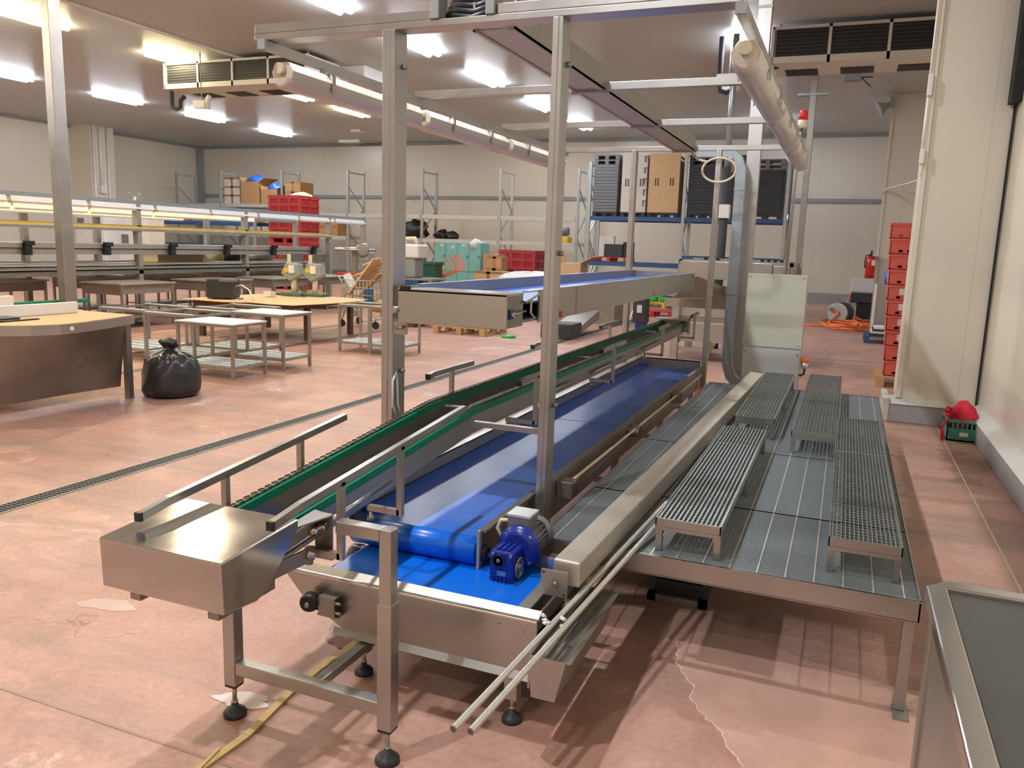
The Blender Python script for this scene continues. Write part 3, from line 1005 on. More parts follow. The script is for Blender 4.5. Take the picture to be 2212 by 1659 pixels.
m.box(XL - 0.05, XR + 0.07, YE - 0.20, YE + 0.02, 0.885, 0.90)
m.box(XR + 0.055, XR + 0.07, YE - 0.05, YE + 0.02, 0.72, 0.90)
m.build('tail_cover', 'ssw', cc)


def guard(x, y0, y1, posts, z_off, inner, nm='guard_rail'):
    z0, z1 = zc(y0) + z_off, zc(y1) + z_off
    g = MB()
    c = 0.1 * (y1 - y0)
    side = -1 if inner > 0 else 1
    g.bar((x, y0 + c, z0 + (z1 - z0) * 0.1), (x, y1, z1), 0.022, 0.026)
    g.bar((x + side * 0.012 * 0, y0, z0 - 0.008), (x, y0 + c, z0 + (z1 - z0) * 0.1), 0.022, 0.026)
    r = g.build(nm, 'ss', cc)
    bx(x - 0.012, x + 0.012, y0 - 0.012, y0, z0 - 0.022, z0 + 0.006).build('end_cap', 'black', r)
    for yy in posts:
        zt = z0 + (z1 - z0) * (yy - y0) / (y1 - y0)
        zb = zc(yy) - 0.135
        q = MB().box(x - 0.011, x + 0.011, yy - 0.011, yy + 0.011, zb, zt)
        xi = XR + 0.03 if inner < 0 else XL - 0.005
        q.box(min(x, xi), max(x, xi), yy - 0.011, yy + 0.011, zb, zb + 0.022)
        q.build('guard_post', 'ssw', r)
        if inner < 0:
            MB().lathe((xi + 0.01, yy, zb + 0.01), (0, 0, -1), [(0.008, 0), (0.008, 0.03), (0.014, 0.035), (0.014, 0.05)], 10).build('adjust_screw', 'ssd', r)


guard(-1.93, 1.76, 2.86, (2.13, 2.55), 0.115, 1)
guard(-1.482, 1.82, 3.10, (2.17, 2.56), 0.135, -1)
for (a, b) in ((3.61, 4.14), (5.10, 5.62), (6.75, 7.35)):
    guard(-1.93, a, b, ((a + b) / 2,), 0.13, 1)
for (a, b) in ((3.68, 4.16), (5.15, 5.75), (6.85, 7.35), (8.5, 8.9)):
    guard(-1.455, a, b, ((a + b) / 2,), 0.13, -1)

# front support stance of the chain conveyor
st = MB()
sf = T('conveyor_stand', 'stainless U-shaped floor stand carrying the front of the chain conveyor', 'stand', (-1.52, 2.04, 0))
m = MB().box(-1.86, -1.812, 2.016, 2.064, 0.12, 0.61)
lg = m.build('leg', 'ss', sf, bevel=0.003)
m = MB().box(-1.246, -1.196, 2.014, 2.066, 0.12, 0.545)
lg2 = m.build('leg', 'ss', sf, bevel=0.003)
m = MB().box(-1.242, -1.200, 2.018, 2.062, 0.53, 0.785)
m.box(-1.40, -1.242, 2.018, 2.062, 0.745, 0.785)
m.build('telescopic_arm', 'ss', sf, bevel=0.003)
bx(-1.812, -1.246, 2.018, 2.062, 0.165, 0.21).build('crossbar', 'ss', sf, bevel=0.003)
bx(-1.545, -1.51, 2.062, 3.0, 0.150, 0.183).build('long_bar', 'ss', sf, bevel=0.003)


def foot(x, y, ztop, parent, r=0.04):
    m = MB().lathe((x, y, 0), (0, 0, 1), [(r, 0), (r, 0.012), (r * 0.8, 0.022), (r * 0.35, 0.03), (r * 0.3, 0.045)], 20)
    f = m.build('foot', 'blackd', parent)
    q = MB().tube([(x, y, 0.03), (x, y, ztop)], 0.008, 10).lathe((x, y, 0.045), (0, 0, 1), [(0.013, 0), (0.013, 0.012)], 6)
    q.build('foot_screw', 'ssw', f)


foot(-1.836, 2.04, 0.13, lg)
foot(-1.221, 2.04, 0.13, lg2)
foot(-1.528, 2.98, 0.155, sf, 0.03)
bx(-1.858, -1.814, 2.018, 2.062, 0.112, 0.12).build('leg_cap', 'black', lg)
bx(-1.244, -1.198, 2.016, 2.064, 0.112, 0.12).build('leg_cap', 'black', lg2)

# ================================================================== WIDE BLUE BELT CONVEYOR
bc = T('belt_conveyor', 'wide low conveyor with glossy blue belt beside the grated platform', 'conveyor', (-1.58, 5.5, 0))
BX0, BX1, BY0, BY1 = -1.885, -1.275, 2.87, 8.15
bx(BX0 + 0.012, BX1 - 0.012, BY0, BY1, 0.462, 0.47).build('belt', 'beltu', bc)
o = MB().prism([(BX0 + 0.013, 0.49), (BX0 + 0.10, 0.472), (BX0 + 0.10, 0.466), (BX0 + 0.013, 0.466)], 1, BY0 + 0.05, BY1).build('belt_skirt', 'beltd', bc)
bx(BX0 + 0.012, BX1 - 0.012, 5.20, 5.206, 0.47, 0.4712).build('belt_seam', 'blued', bc)
MB().tube([(BX0 + 0.008, BY0, 0.41), (BX1 - 0.012, BY0, 0.41)], 0.060, 28).build('front_roller', 'belt', bc)
m = MB().box(BX0, BX0 + 0.008, BY0 - 0.06, BY1, 0.42, 0.555)
m.box(BX0 - 0.03, BX0 + 0.008, BY0 - 0.06, BY1, 0.548, 0.556)
m.build('side_rail', 'ss', bc)
m = MB().box(BX1, BX1 + 0.008, BY0 - 0.03, BY1, 0.36, 0.51)
m.box(BX1 - 0.004, BX1 + 0.026, BY0 - 0.03, BY1, 0.503, 0.512)
m.build('side_rail', 'ssw', bc)
bx(BX1 - 0.004, BX1 + 0.009, BY0 - 0.05, BY0 - 0.028, 0.33, 0.512).build('front_plate', 'trimg', bc)
m = MB().box(BX0, BX1, BY1, BY1 + 0.01, 0.42, 0.556).box(BX0, BX1, BY1, BY1 + 0.035, 0.548, 0.556)
m.build('end_wall', 'ss', bc)
bx(BX0 + 0.01, BX1 - 0.01, BY0 + 0.12, BY1 - 0.05, 0.35, 0.36).build('return_belt', 'belt', bc)
m = MB()
m.box(BX1 - 0.02, BX1 + 0.012, BY0 + 0.5, BY1 - 0.1, 0.30, 0.36)
m.box(BX0 - 0.005, BX0 + 0.02, BY0 + 0.5, BY1 - 0.1, 0.30, 0.36)
m.build('frame_beam', 'ssd', bc)
for yy in (3.6, 5.0, 6.4, 7.8):
    for X in (BX0 + 0.02, BX1 - 0.02):
        l_ = bx(X - 0.02, X + 0.02, yy, yy + 0.04, 0.05, 0.32).build('leg', 'ssd', bc)
        MB().lathe((X, yy + 0.02, 0), (0, 0, 1), [(0.035, 0), (0.035, 0.012), (0.01, 0.02), (0.01, 0.06)], 14).build('foot', 'rubber', l_)
    bx(BX0, BX1, yy, yy + 0.03, 0.12, 0.15).build('cross_strut', 'ssd', bc)
bx(BX0, BX1 - 0.02, BY0 - 0.03, BY0 - 0.01, 0.325, 0.338).build('scraper', 'ssw', bc)
MB().lathe((BX1, BY0, 0.405), (1, 0, 0), [(0.036, 0), (0.036, 0.02), (0.02, 0.03)], 20).build('bearing', 'black', bc)
MB().tube([(BX1, BY0, 0.40), (-1.17, BY0, 0.40)], 0.013, 12).build('drive_shaft', 'ssp', bc)
# sensor boxes and conduit
for i, yy in enumerate((3.80, 5.25, 6.70)):
    m = MB()
    if i == 1:
        m.tube([(BX1 + 0.01, yy, 0.435), (BX1 + 0.085, yy, 0.435)], 0.045, 16)
        m.box(BX1 + 0.02, BX1 + 0.09, yy - 0.03, yy + 0.03, 0.385, 0.43)
    else:
        m.box(BX1 + 0.01, BX1 + 0.09, yy - 0.045, yy + 0.045, 0.39, 0.475)
    b_ = m.build('sensor_box', 'ssw', bc, bevel=0.003)
    bx(BX1 + 0.09, BX1 + 0.097, yy - 0.03, yy + 0.05, 0.395, 0.47).build('box_lid', 'ssp', b_)
MB().tube([(BX1 + 0.055, 3.85, 0.455), (BX1 + 0.055, 7.9, 0.455)], 0.009, 10).build('sensor_conduit', 'cream', bc)
# gear motor
gm = MB()
gx = -1.135
g = gm.box(gx - 0.052, gx + 0.048, 2.745, 2.85, 0.315, 0.475).build('gearbox', 'gear', bc, bevel=0.008)
m = MB()
for k in range(5):
    m.box(gx - 0.035 + k * 0.017, gx - 0.030 + k * 0.017, 2.738, 2.75, 0.320, 0.375)
for zz in (0.33, 0.35, 0.37):
    m.box(gx - 0.058, gx - 0.05, 2.76, 2.84, zz, zz + 0.006)
for k in range(3):
    m.box(gx - 0.03 + k * 0.022, gx - 0.02 + k * 0.022, 2.76, 2.84, 0.474, 0.482)
m.build('cooling_rib', 'gear', g)
for (dx, dz) in ((-0.038, 0.33), (-0.038, 0.462), (0.036, 0.33), (0.036, 0.462)):
    MB().lathe((gx + dx, 2.74, dz), (0, 1, 0), [(0.007, 0), (0.007, 0.012)], 6).build('bolt', 'ssw', g)
m = MB().lathe((gx - 0.012, 2.735, 0.44), (0, 1, 0), [(0.026, 0), (0.026, 0.006), (0.020, 0.006), (0.020, 0.0)], 24)
m.build('oil_cap', 'black', g)
MB().lathe((gx - 0.012, 2.733, 0.44), (0, 1, 0), [(0.006, 0), (0.010, 0.003), (0.0, 0.004)], 12).build('cap_centre', 'ssw', g)
MB().lathe((gx + 0.048, 2.80, 0.40), (1, 0, 0), [(0.044, 0), (0.044, 0.008), (0.034, 0.010), (0.034, 0.004), (0.015, 0.004), (0.015, 0.014)], 24).build('output_flange', 'ssd', g)
bx(gx - 0.018, gx + 0.018, 2.742, 2.746, 0.378, 0.398).build('name_plate', 'ssp', g)
MB().lathe((gx + 0.02, 2.865, 0.455), (0, 1, 0), [(0.060, -0.02), (0.088, 0), (0.090, 0.012), (0.086, 0.024)], 32).build('flange', 'gear', bc)
fl = MB()
for k in range(4):
    a = pi / 4 + k * pi / 2
    fl.lathe((gx + 0.02 + 0.072 * cos(a), 2.850, 0.455 + 0.072 * sin(a)), (0, 1, 0), [(0.008, 0), (0.008, 0.02)], 6)
fl.build('flange_bolt', 'ssp', bc)
fc = bpy.data.curves.new('flange_lettering', 'FONT')
fc.body = 'INOX'
fc.size = 0.022
fc.extrude = 0.0006
fc.align_x = 'CENTER'
ft = bpy.data.objects.new('flange_text', fc)
C.objects.link(ft)
bpy.context.view_layer.update()
fm = bpy.data.meshes.new_from_object(ft.evaluated_get(bpy.context.evaluated_depsgraph_get()))
bpy.data.objects.remove(ft)
bpy.data.curves.remove(fc)
fm.materials.clear()
fm.materials.append(MT['cabm'])
fo = bpy.data.objects.new('flange_lettering', fm)
C.objects.link(fo)
fo.parent = bc
fo.location = Vector((gx + 0.02, 2.8635, 0.497)) - ORG[bc]
fo.rotation_euler = (pi / 2, 0, 0)
mo = MB().lathe((gx + 0.02, 2.888, 0.455), (0, 1, 0), [(0.060, 0), (0.060, 0.15)], 28).build('motor_body', 'motor', bc)
m = MB()
for k in range(22):
    a = 2 * pi * k / 22
    c_, s_ = cos(a), sin(a)
    p = (gx + 0.02 + 0.058 * c_, 2.90, 0.455 + 0.058 * s_)
    q = (gx + 0.02 + 0.058 * c_, 3.03, 0.455 + 0.058 * s_)
    m.bar(p, q, 0.004, 0.024, up=(c_, 0, s_))
m.build('cooling_fins', 'motor', mo)
MB().lathe((gx + 0.02, 3.03, 0.455), (0, 1, 0), [(0.074, 0), (0.074, 0.045), (0.066, 0.06)], 28).build('fan_cover', 'motor', mo)
bx(gx - 0.045, gx + 0.05, 2.90, 3.0, 0.515, 0.575).build('terminal_box', 'motor', mo, bevel=0.004)
bx(gx - 0.048, gx + 0.053, 2.897, 3.003, 0.568, 0.578).build('terminal_lid', 'cabm', mo)
MB().tube([(gx - 0.045, 2.93, 0.54), (gx - 0.085, 2.93, 0.535), (gx - 0.10, 2.93, 0.50), (gx - 0.07, 2.92, 0.46)], 0.009, 8).build('motor_cable', 'cream', mo)

# motor of the lower cross conveyor (left behind)
cr = T('cross_conveyor', 'low cross conveyor with blue belt passing under the end of the wide belt', 'conveyor', (-1.35, 2.6, 0))
CX0, CX1, CY0, CY1 = -1.80, -0.855, 2.395, 2.95
m = MB()
m.prism([(-1.90, 0.41), (-0.852, 0.41), (-0.852, 0.20), (-1.60, 0.20), (-1.80, 0.305)], 1, 2.385, 2.395)

m.hexa([(-1.66, 2.375, 0.185), (-0.852, 2.375, 0.185), (-0.852, 2.395, 0.205), (-1.66, 2.395, 0.205)], [(-1.66, 2.37, 0.19), (-0.852, 2.37, 0.19), (-0.852, 2.385, 0.215), (-1.66, 2.385, 0.215)])
m.build('front_panel', 'ss', cr)
MB().hexa([(-1.90, 2.383, 0.398), (-0.852, 2.383, 0.398), (-0.852, 2.435, 0.416), (-1.90, 2.435, 0.416)], [(-1.90, 2.383, 0.405), (-0.852, 2.383, 0.405), (-0.852, 2.435, 0.423), (-1.90, 2.435, 0.423)]).build('top_lip', 'beamm', cr)  # lip lighter than the panel: ceiling reflection put into its colour
bx(CX0, CX1 - 0.10, 2.425, CY1, 0.345, 0.352).build('belt', 'belt', cr)
MB().tube([(CX0, 2.43, 0.318), (CX0, CY1, 0.318)], 0.033, 16).build('end_roller', 'belt', cr)
m = MB().prism([(-1.80, 0.40), (-0.852, 0.40), (-0.852, 0.24), (-1.66, 0.24)], 1, CY1 + 0.0, CY1 + 0.01)
m.build('back_panel', 'ssw', cr)
m = MB().box(CX1 - 0.10, CX1 - 0.092, 2.40, CY1, 0.29, 0.395).box(CX1 - 0.105, CX1 - 0.06, 2.40, CY1, 0.392, 0.40)
m.box(CX1 - 0.05, CX1 - 0.04, 2.40, CY1, 0.30, 0.36)
m.build('end_frame', 'ssw', cr)
bx(CX1 - 0.16, CX1 - 0.12, 2.93, 2.99, 0.37, 0.41).build('corner_block', 'ssp', cr, bevel=0.004)
m = MB().box(-1.70, -0.86, 2.46, 2.90, 0.215, 0.225)
m.build('bottom_pan', 'ssd', cr)
for (x, y) in ((-0.945, 2.42), (-1.585, 2.47), (-1.585, 2.9), (-0.95, 2.9)):
    l_ = bx(x - 0.024, x + 0.024, y - 0.024, y + 0.024, 0.09, 0.24).build('leg', 'ssw', cr, bevel=0.002)
    foot(x, y, 0.10, l_, 0.036)
mm = MB().lathe((-1.90, 2.86, 0.285), (1, 0, 0), [(0.045, 0), (0.055, 0.01), (0.055, 0.05)], 22).build('fan_cover', 'motor', cr)
m = MB().lathe((-1.85, 2.86, 0.285), (1, 0, 0), [(0.042, 0), (0.042, 0.16)], 20)
for k in range(16):
    a = 2 * pi * k / 16
    m.bar((-1.85, 2.86 + 0.04 * cos(a), 0.285 + 0.04 * sin(a)), (-1.69, 2.86 + 0.04 * cos(a), 0.285 + 0.04 * sin(a)), 0.004, 0.022, up=(0, cos(a), sin(a)))
m.build('motor_body', 'motor', cr)
# belt tensioner on the front panel
m = MB().lathe((-1.735, 2.33, 0.315), (0.3, -1, 0), [(0.034, -0.03), (0.036, 0.0), (0.030, 0.012)], 20)
m.build('bearing_housing', 'black', cr)
MB().lathe((-1.732, 2.318, 0.315), (0.3, -1, 0), [(0.009, 0), (0.009, 0.012)], 12).build('shaft_end', 'ssd', cr)
m = MB().box(-1.70, -1.63, 2.34, 2.345, 0.27, 0.345).box(-1.70, -1.63, 2.345, 2.39, 0.34, 0.345).box(-1.71, -1.62, 2.345, 2.39, 0.268, 0.273)
m.build('tension_bracket', 'ssd', cr)
m = MB()
for zz in (0.325, 0.287):
    m.tube([(-1.735, 2.352, zz), (-1.61, 2.352, zz)], 0.006, 8)
    m.lathe((-1.665, 2.352, zz), (1, 0, 0), [(0.011, 0), (0.011, 0.01)], 6)
m.build('tension_screws', 'ssw', cr)
for (x_, z_) in ((-1.05, 0.37), (-0.99, 0.372), (-0.90, 0.36)):
    MB().lathe((x_, 2.386, z_), (0, -1, 0), [(0.004, 0), (0.004, 0.003)], 8).build('rivet', 'ssd', cr)
# drip box at its right end
db = T('drip_tray', 'long ribbed stainless trough at the right end of the low cross conveyor', 'trough', (-0.775, 2.6, 0.1))
m = MB()
dy0, dy1 = 2.295, 2.90
m.box(-0.845, -0.838, dy0, dy1, 0.215, 0.335)
m.hexa([(-0.755, dy0, 0.19), (-0.748, dy0, 0.19), (-0.748, dy1, 0.19), (-0.755, dy1, 0.19)], [(-0.722, dy0, 0.335), (-0.715, dy0, 0.335), (-0.715, dy1, 0.335), (-0.722, dy1, 0.335)])
m.build('side_wall', 'ss', db)
MB().prism([(-0.845, 0.335), (-0.715, 0.335), (-0.748, 0.19), (-0.830, 0.19)], 1, dy0 - 0.004, dy0 + 0.002).build('end_wall', 'ss', db)
MB().prism([(-0.845, 0.335), (-0.715, 0.335), (-0.748, 0.19), (-0.830, 0.19)], 1, dy1 - 0.002, dy1 + 0.004).build('end_wall', 'ss', db)
bx(-0.84, -0.722, dy0, dy1, 0.312, 0.318).build('cover', 'ssd', db)
bx(-0.83, -0.75, dy0, dy1, 0.19, 0.197).build('trough_floor', 'ssd', db)
m = MB()
for k, xx in enumerate((-0.825, -0.80, -0.772)):
    m.box(xx, xx + 0.010, dy0, dy1, 0.318, 0.331)
m.box(-0.722, -0.70, dy0, dy1, 0.331, 0.336)
m.build('ribs', 'ssp', db)
rag = MB()
rnd = random.Random(4)
prev = None
rp = [(-0.86 + 0.012 * k, 2.40 + 0.03 * sin(k * 1.3) + 0.004 * k, 0.405 + 0.006 * sin(k * 2.1)) for k in range(9)]
for k, p in enumerate(rp):
    rag.lathe(p, (0.2, 0.1, 1), [(0.001, -0.006), (0.012 + 0.004 * sin(k), 0.0), (0.001, 0.008)], 7)
solo(rag, 'crumpled_tissue', 'white', 'crumpled white tissue at the right end of the low steel panel', 'tissue')

# ================================================================== PLATFORM
PZ = 0.44
PX0, PX1, PY0, PY1 = -1.10, 0.355, 3.06, 7.62
pf = T('grated_platform', 'long low platform with grey steel grating floor', 'platform', (-0.37, 5.3, 0))
m = MB()
m.box(PX0, PX1, PY0, PY0 + 0.006, PZ - 0.075, PZ + 0.004)
m.box(PX0, PX1, PY0, PY0 + 0.035, PZ - 0.079, PZ - 0.073)
m.box(PX0, PX1, PY0 - 0.004, PY0 + 0.012, PZ - 0.002, PZ + 0.004)
m.box(PX1 - 0.006, PX1, PY0, PY1, PZ - 0.075, PZ + 0.004)
m.box(PX0, PX0 + 0.006, PY0, PY1, PZ - 0.075, PZ + 0.004)
m.box(PX0, PX1, PY1 - 0.006, PY1, PZ - 0.075, PZ + 0.004)
for yy in (4.1, 5.2, 6.4):
    m.box(PX0, PX1, yy, yy + 0.03, PZ - 0.08, PZ - 0.035)
m.build('frame', 'ss', pf)
# gratings: bearing bars across X every 14 mm, cream rods along Y
NP = 4
for i in range(NP):
    a = PY0 + 0.012 + (PY1 - PY0 - 0.02) * i / NP
    b = PY0 + 0.012 + (PY1 - PY0 - 0.02) * (i + 1) / NP - 0.012
    if i == 0:
        a, b = PY0 + 0.012, 3.86
    elif i == 1:
        a, b = 3.872, 5.05
    elif i == 2:
        a, b = 5.062, 6.3
    else:
        a, b = 6.312, PY1 - 0.008
    m = MB()
    y = a
    while y < b:
        m.box(PX0 + 0.008, PX1 - 0.008, y, y + 0.0035, PZ - 0.022, PZ)
        y += 0.0150
    m.box(PX0 + 0.008, PX1 - 0.008, a, a + 0.004, PZ - 0.03, PZ + 0.001)
    g = m.build('grating_panel', 'bar', pf)
    r = MB()
    x = PX0 + 0.06
    while x < PX1 - 0.03:
        r.box(x, x + 0.005, a, b, PZ - 0.004, PZ + 0.0015)
        x += 0.103
    r.build('cross_rods', 'barl', g)
for (x, y) in ((PX1 - 0.03, PY0 + 0.03), (PX1 - 0.03, 5.3), (PX1 - 0.03, PY1 - 0.04), (PX0 + 0.03, 3.2), (PX0 + 0.03, 5.3), (PX0 + 0.03, PY1 - 0.04)):
    l_ = MB().box(x - 0.02, x + 0.02, y - 0.02, y + 0.02, 0.012, PZ - 0.075).build('leg', 'ssw', pf, bevel=0.003)
    q = MB().box(x - 0.022, x + 0.028, y - 0.08, y + 0.03, 0, 0.012)
    q.lathe((x + 0.004, y - 0.06, 0.012), (0, 0, 1), [(0.006, 0), (0.006, 0.003)], 8)
    q.build('foot_plate', 'ssw', l_)

# stainless crate-like step under the platform
sp = T('step_stool', 'dark steel box stool standing under the front of the platform', 'stool', (-0.6, 3.8, 0))
m = MB().box(-0.74, -0.46, 3.62, 3.66, 0.0, 0.035).box(-0.74, -0.46, 3.92, 3.96, 0.0, 0.035).box(-0.74, -0.70, 3.62, 3.96, 0, 0.035).box(-0.50, -0.46, 3.62, 3.96, 0, 0.035)
m.build('base', 'ssd', sp)
bx(-0.72, -0.48, 3.66, 3.93, 0.02, 0.10).build('body', 'blackd', sp, bevel=0.02)
bx(-0.66, -0.54, 3.72, 3.88, 0.10, 0.36).build('column', 'ssd', sp)
bx(-0.74, -0.46, 3.64, 3.94, 0.30, 0.34).build('top_frame', 'ssw', sp)


# benches
def bench(x0, x1, y0, y1, label, style, splits):
    zt, zb = 0.585, PZ + 0.002
    t = T('grated_bench', label, 'bench', ((x0 + x1) / 2, (y0 + y1) / 2, zb), 'grated steel step benches on the platform')
    fr = MB()
    fr.box(x0, x1, y0, y0 + 0.005, zt - 0.035, zt).box(x0, x1, y1 - 0.005, y1, zt - 0.035, zt)
    fr.box(x0, x0 + 0.005, y0, y1, zt - 0.035, zt).box(x1 - 0.005, x1, y0, y1, zt - 0.035, zt)
    fr.box(x0 + 0.004, x1 - 0.004, y0, y0 + 0.02, zt - 0.05, zt - 0.034)
    fr.build('frame', 'ss', t)
    n = len(splits) + 1
    ys = [y0 + 0.008] + [y0 + (y1 - y0) * s_ for s_ in splits] + [y1 - 0.008]
    for i in range(n):
        a, b = ys[i], ys[i + 1] - (0.012 if i < n - 1 else 0)
        m = MB()
        if style in ('long', 'open'):
            x = x0 + 0.010
            st_ = (x1 - x0 - 0.02) / (13 if style == 'long' else 15)
            while x < x1 - 0.008:
                m.box(x, x + (0.0075 if style == 'long' else 0.0035), a, b, zt - 0.024, zt - 0.001)
                x += st_
            y = a
            while y < b:
                m.tube([(x0 + 0.006, y, zt - 0.012), (x1 - 0.006, y, zt - 0.012)], 0.003, 5, caps=False)
                y += 0.036
        else:
            st_ = 0.0215
            x = x0 + 0.008
            while x < x1 - 0.004:
                m.box(x, x + 0.003, a, b, zt - 0.024, zt - 0.001)
                x += st_
            y = a
            while y < b:
                m.box(x0 + 0.005, x1 - 0.005, y, y + 0.004, zt - 0.0045, zt - 0.0005)
                y += 0.034
        m.build('grating', 'barg', t)
    for (lx_, ly_) in ((x0 + 0.014, y0 + 0.03), (x1 - 0.014, y0 + 0.03), (x0 + 0.014, y1 - 0.03), (x1 - 0.014, y1 - 0.03), (x0 + 0.014, (y0 + y1) / 2), (x1 - 0.014, (y0 + y1) / 2)):
        bx(lx_ - 0.013, lx_ + 0.013, ly_ - 0.013, ly_ + 0.013, zb, zt - 0.034).build('leg', 'ss', t)
    return t


bench(-0.622, -0.362, 3.115, 5.05, 'front left grated bench with long parallel bars beside the steel beam', 'long', [0.78])
bench(-0.60, -0.345, 5.42, 7.60, 'rear left grated bench with fine square mesh beside the steel beam', 'mesh', [0.33, 0.66])
bench(-0.225, 0.045, 5.12, 7.72, 'rear middle grated bench with square mesh and pale far end', 'mesh', [0.45, 0.8])
bench(0.030, 0.290, 3.20, 5.72, 'front right grated bench with open bars along the platform edge', 'open', [0.20, 0.62])
solo(bx(0.085, 0.235, 5.15, 5.50, 0.512, 0.518), 'perforated_plate', 'plate', 'pale plate showing through the bars of the front right bench', 'plate')

# long steel duct beam
be = T('steel_beam', 'long hollow stainless beam lying on the platform edge', 'beam', (-0.8, 5.2, PZ))
bm_ = MB()
bm_.hexa([(-0.885, 2.63, 0.442), (-0.785, 2.63, 0.442), (-0.625, 7.72, 0.442), (-0.745, 7.72, 0.442)], [(-0.885, 2.63, 0.537), (-0.785, 2.63, 0.535), (-0.625, 7.72, 0.548), (-0.745, 7.72, 0.56)])
bm_.build('beam_body', 'beamm', be, bevel=0.006)
fp = bx(-0.915, -0.815, 2.585, 2.593, 0.415, 0.51).build('end_plate', 'ssw', be)
MB().lathe((-0.86, 2.584, 0.46), (0, -1, 0), [(0.014, 0), (0.008, 0.008)], 8).build('weld_stud', 'ssd', fp)
for (dx, dz) in ((-0.905, 0.50), (-0.826, 0.425)):
    MB().lathe((dx, 2.584, dz), (0, -1, 0), [(0.004, 0), (0.004, 0.002)], 8).build('bolt_hole', 'dark', fp)
MB().tube([(-0.86, 2.593, 0.46), (-0.86, 2.64, 0.46)], 0.012, 10).build('stub', 'ssd', be)

# two long pipes
dirv = None
for i, (a, b) in enumerate((((-0.872, 1.80, 0.35), (-0.672, 3.60, 0.497)), ((-0.825, 1.81, 0.35), (-0.634, 3.55, 0.497)))):
    A, Bv = Vector(a), Vector(b)
    # the pipes rest on the drip trough and the platform edge
    A2 = Vector((a[0], a[1], 0.268))
    t = T('steel_pipe', ('left' if i == 0 else 'right') + ' one of two long thin pipes leaning over the low trough', 'pipe', tuple(a), 'loose steel pipes')
    m = MB().tube([A, Bv], 0.0105, 14, caps=False).build('pipe_body', 'barl', t)
    d = (Bv - A).normalized()
    q = MB()
    q.lathe(A, d, [(0.0118, 0), (0.0118, 0.001), (0.008, 0.001), (0.008, 0.0)], 14)
    q.build('pipe_rim', 'ssd', t)
    MB().lathe(A + d * 0.003, d, [(0.0085, 0), (0.0085, 0.001)], 14).build('pipe_bore', 'dark', t)

# wooden lath on the floor
m = MB()
pts = [(-1.735, 1.60), (-1.71, 1.95), (-1.745, 2.22), (-1.75, 2.42), (-1.735, 2.70), (-1.70, 3.1)]
for a, b in zip(pts, pts[1:]):
    m.bar((a[0], a[1], 0.006), (b[0], b[1], 0.006), 0.028, 0.010)
m.bar((-1.70, 1.62, 0.014), (-1.735, 1.85, 0.014), 0.010, 0.006)
m.bar((-1.735, 2.4, 0.014), (-1.712, 2.75, 0.014), 0.012, 0.006)
solo(m, 'wooden_lath', 'lath', 'long splintered yellow wooden lath lying on the floor under the conveyor stand', 'lath')
solo(MB().box(-2.02, -1.98, 3.05, 3.065, 0, 0.006).box(-2.0, -1.97, 3.06, 3.08, 0.004, 0.008), 'paper_scrap', 'cream', 'small cream paper scrap on the floor behind the drive cover', 'paper')

# ================================================================== NEAR TABLE (bottom right)
nt_ = T('steel_table', 'stainless table with raised rim and dark inlay at bottom right', 'table', (0.75, 1.4, 0))
z = 0.90
m = MB()
outer = [(0.24, 0.2), (0.238, 2.015), (0.285, 2.065), (1.15, 2.065), (1.15, 0.2)]
inner = [(0.283, 0.24), (0.283, 2.02), (0.283, 2.02), (1.11, 2.02), (1.11, 0.24)]
vs, fs = [], []
for (a, b) in outer: vs.append((a, b, z))
for (a, b) in inner: vs.append((a, b, z))
for (a, b) in outer: vs.append((a, b, z - 0.035))
for (a, b) in inner: vs.append((a, b, z - 0.035))
for i in range(5):
    j = (i + 1) % 5
    fs.append((i, j, 5 + j, 5 + i))
    fs.append((i, 10 + i, 10 + j, j))
    if (5 + i) % 5 != 1:
        fs.append((5 + i, 5 + j, 15 + j, 15 + i))
    fs.append((10 + i, 15 + i, 15 + j, 10 + j))
m.add(vs, fs)
m.build('rim', 'ssp', nt_, bevel=0.004)
bx(0.283, 1.11, 0.24, 2.02, z - 0.03, z - 0.012).build('inlay', 'tray', nt_)
m = MB().box(0.262, 0.268, 0.25, 2.0, 0.10, z - 0.035)
m.box(0.262, 1.12, 1.995, 2.001, 0.10, z - 0.035)
m.build('side_panel', 'ssw', nt_)
for (x, y) in ((0.275, 2.0), (1.11, 2.0), (0.275, 0.27), (1.11, 0.27)):
    bx(x - 0.022, x + 0.022, y - 0.022, y + 0.022, 0, z - 0.035).build('leg', 'ssw', nt_, bevel=0.003)

# ================================================================== CABINET, DUCT, POSTS
cb = T('control_cabinet', 'pale grey-green electrical cabinet behind the platform', 'cabinet', (-0.62, 8.45, 0))
c0, c1 = -0.90, -0.345
bx(c0 + 0.012, c1 - 0.0, 8.32, 8.62, 0.02, 1.44).build('body', 'cabm', cb, bevel=0.004)
bx(c0, c1, 8.295, 8.32, 0.735, 1.45).build('door', 'cab', cb, bevel=0.004)
for (x, z_) in ((c0 + 0.03, 1.42), (c1 - 0.03, 1.42), (c0 + 0.03, 0.765), (c1 - 0.03, 0.765)):
    MB().lathe((x, 8.295, z_), (0, -1, 0), [(0.008, 0), (0.008, 0.003)], 10).build('door_screw', 'trimg', cb)
bx(c0 + 0.01, c1 - 0.01, 8.30, 8.32, 0.03, 0.725).build('lower_panel', 'cabm', cb)
for x in (c0 + 0.03, c1 - 0.03):
    MB().lathe((x, 8.30, 0.68), (0, -1, 0), [(0.010, 0), (0.010, 0.012)], 8).build('panel_bolt', 'ssd', cb)
so = T('power_socket', 'orange and grey power socket on the right side of the pale cabinet', 'socket', (-0.30, 8.4, 0.5))
bx(-0.345, -0.26, 8.33, 8.42, 0.60, 0.65).build('socket_lid', 'orange', so, bevel=0.01)
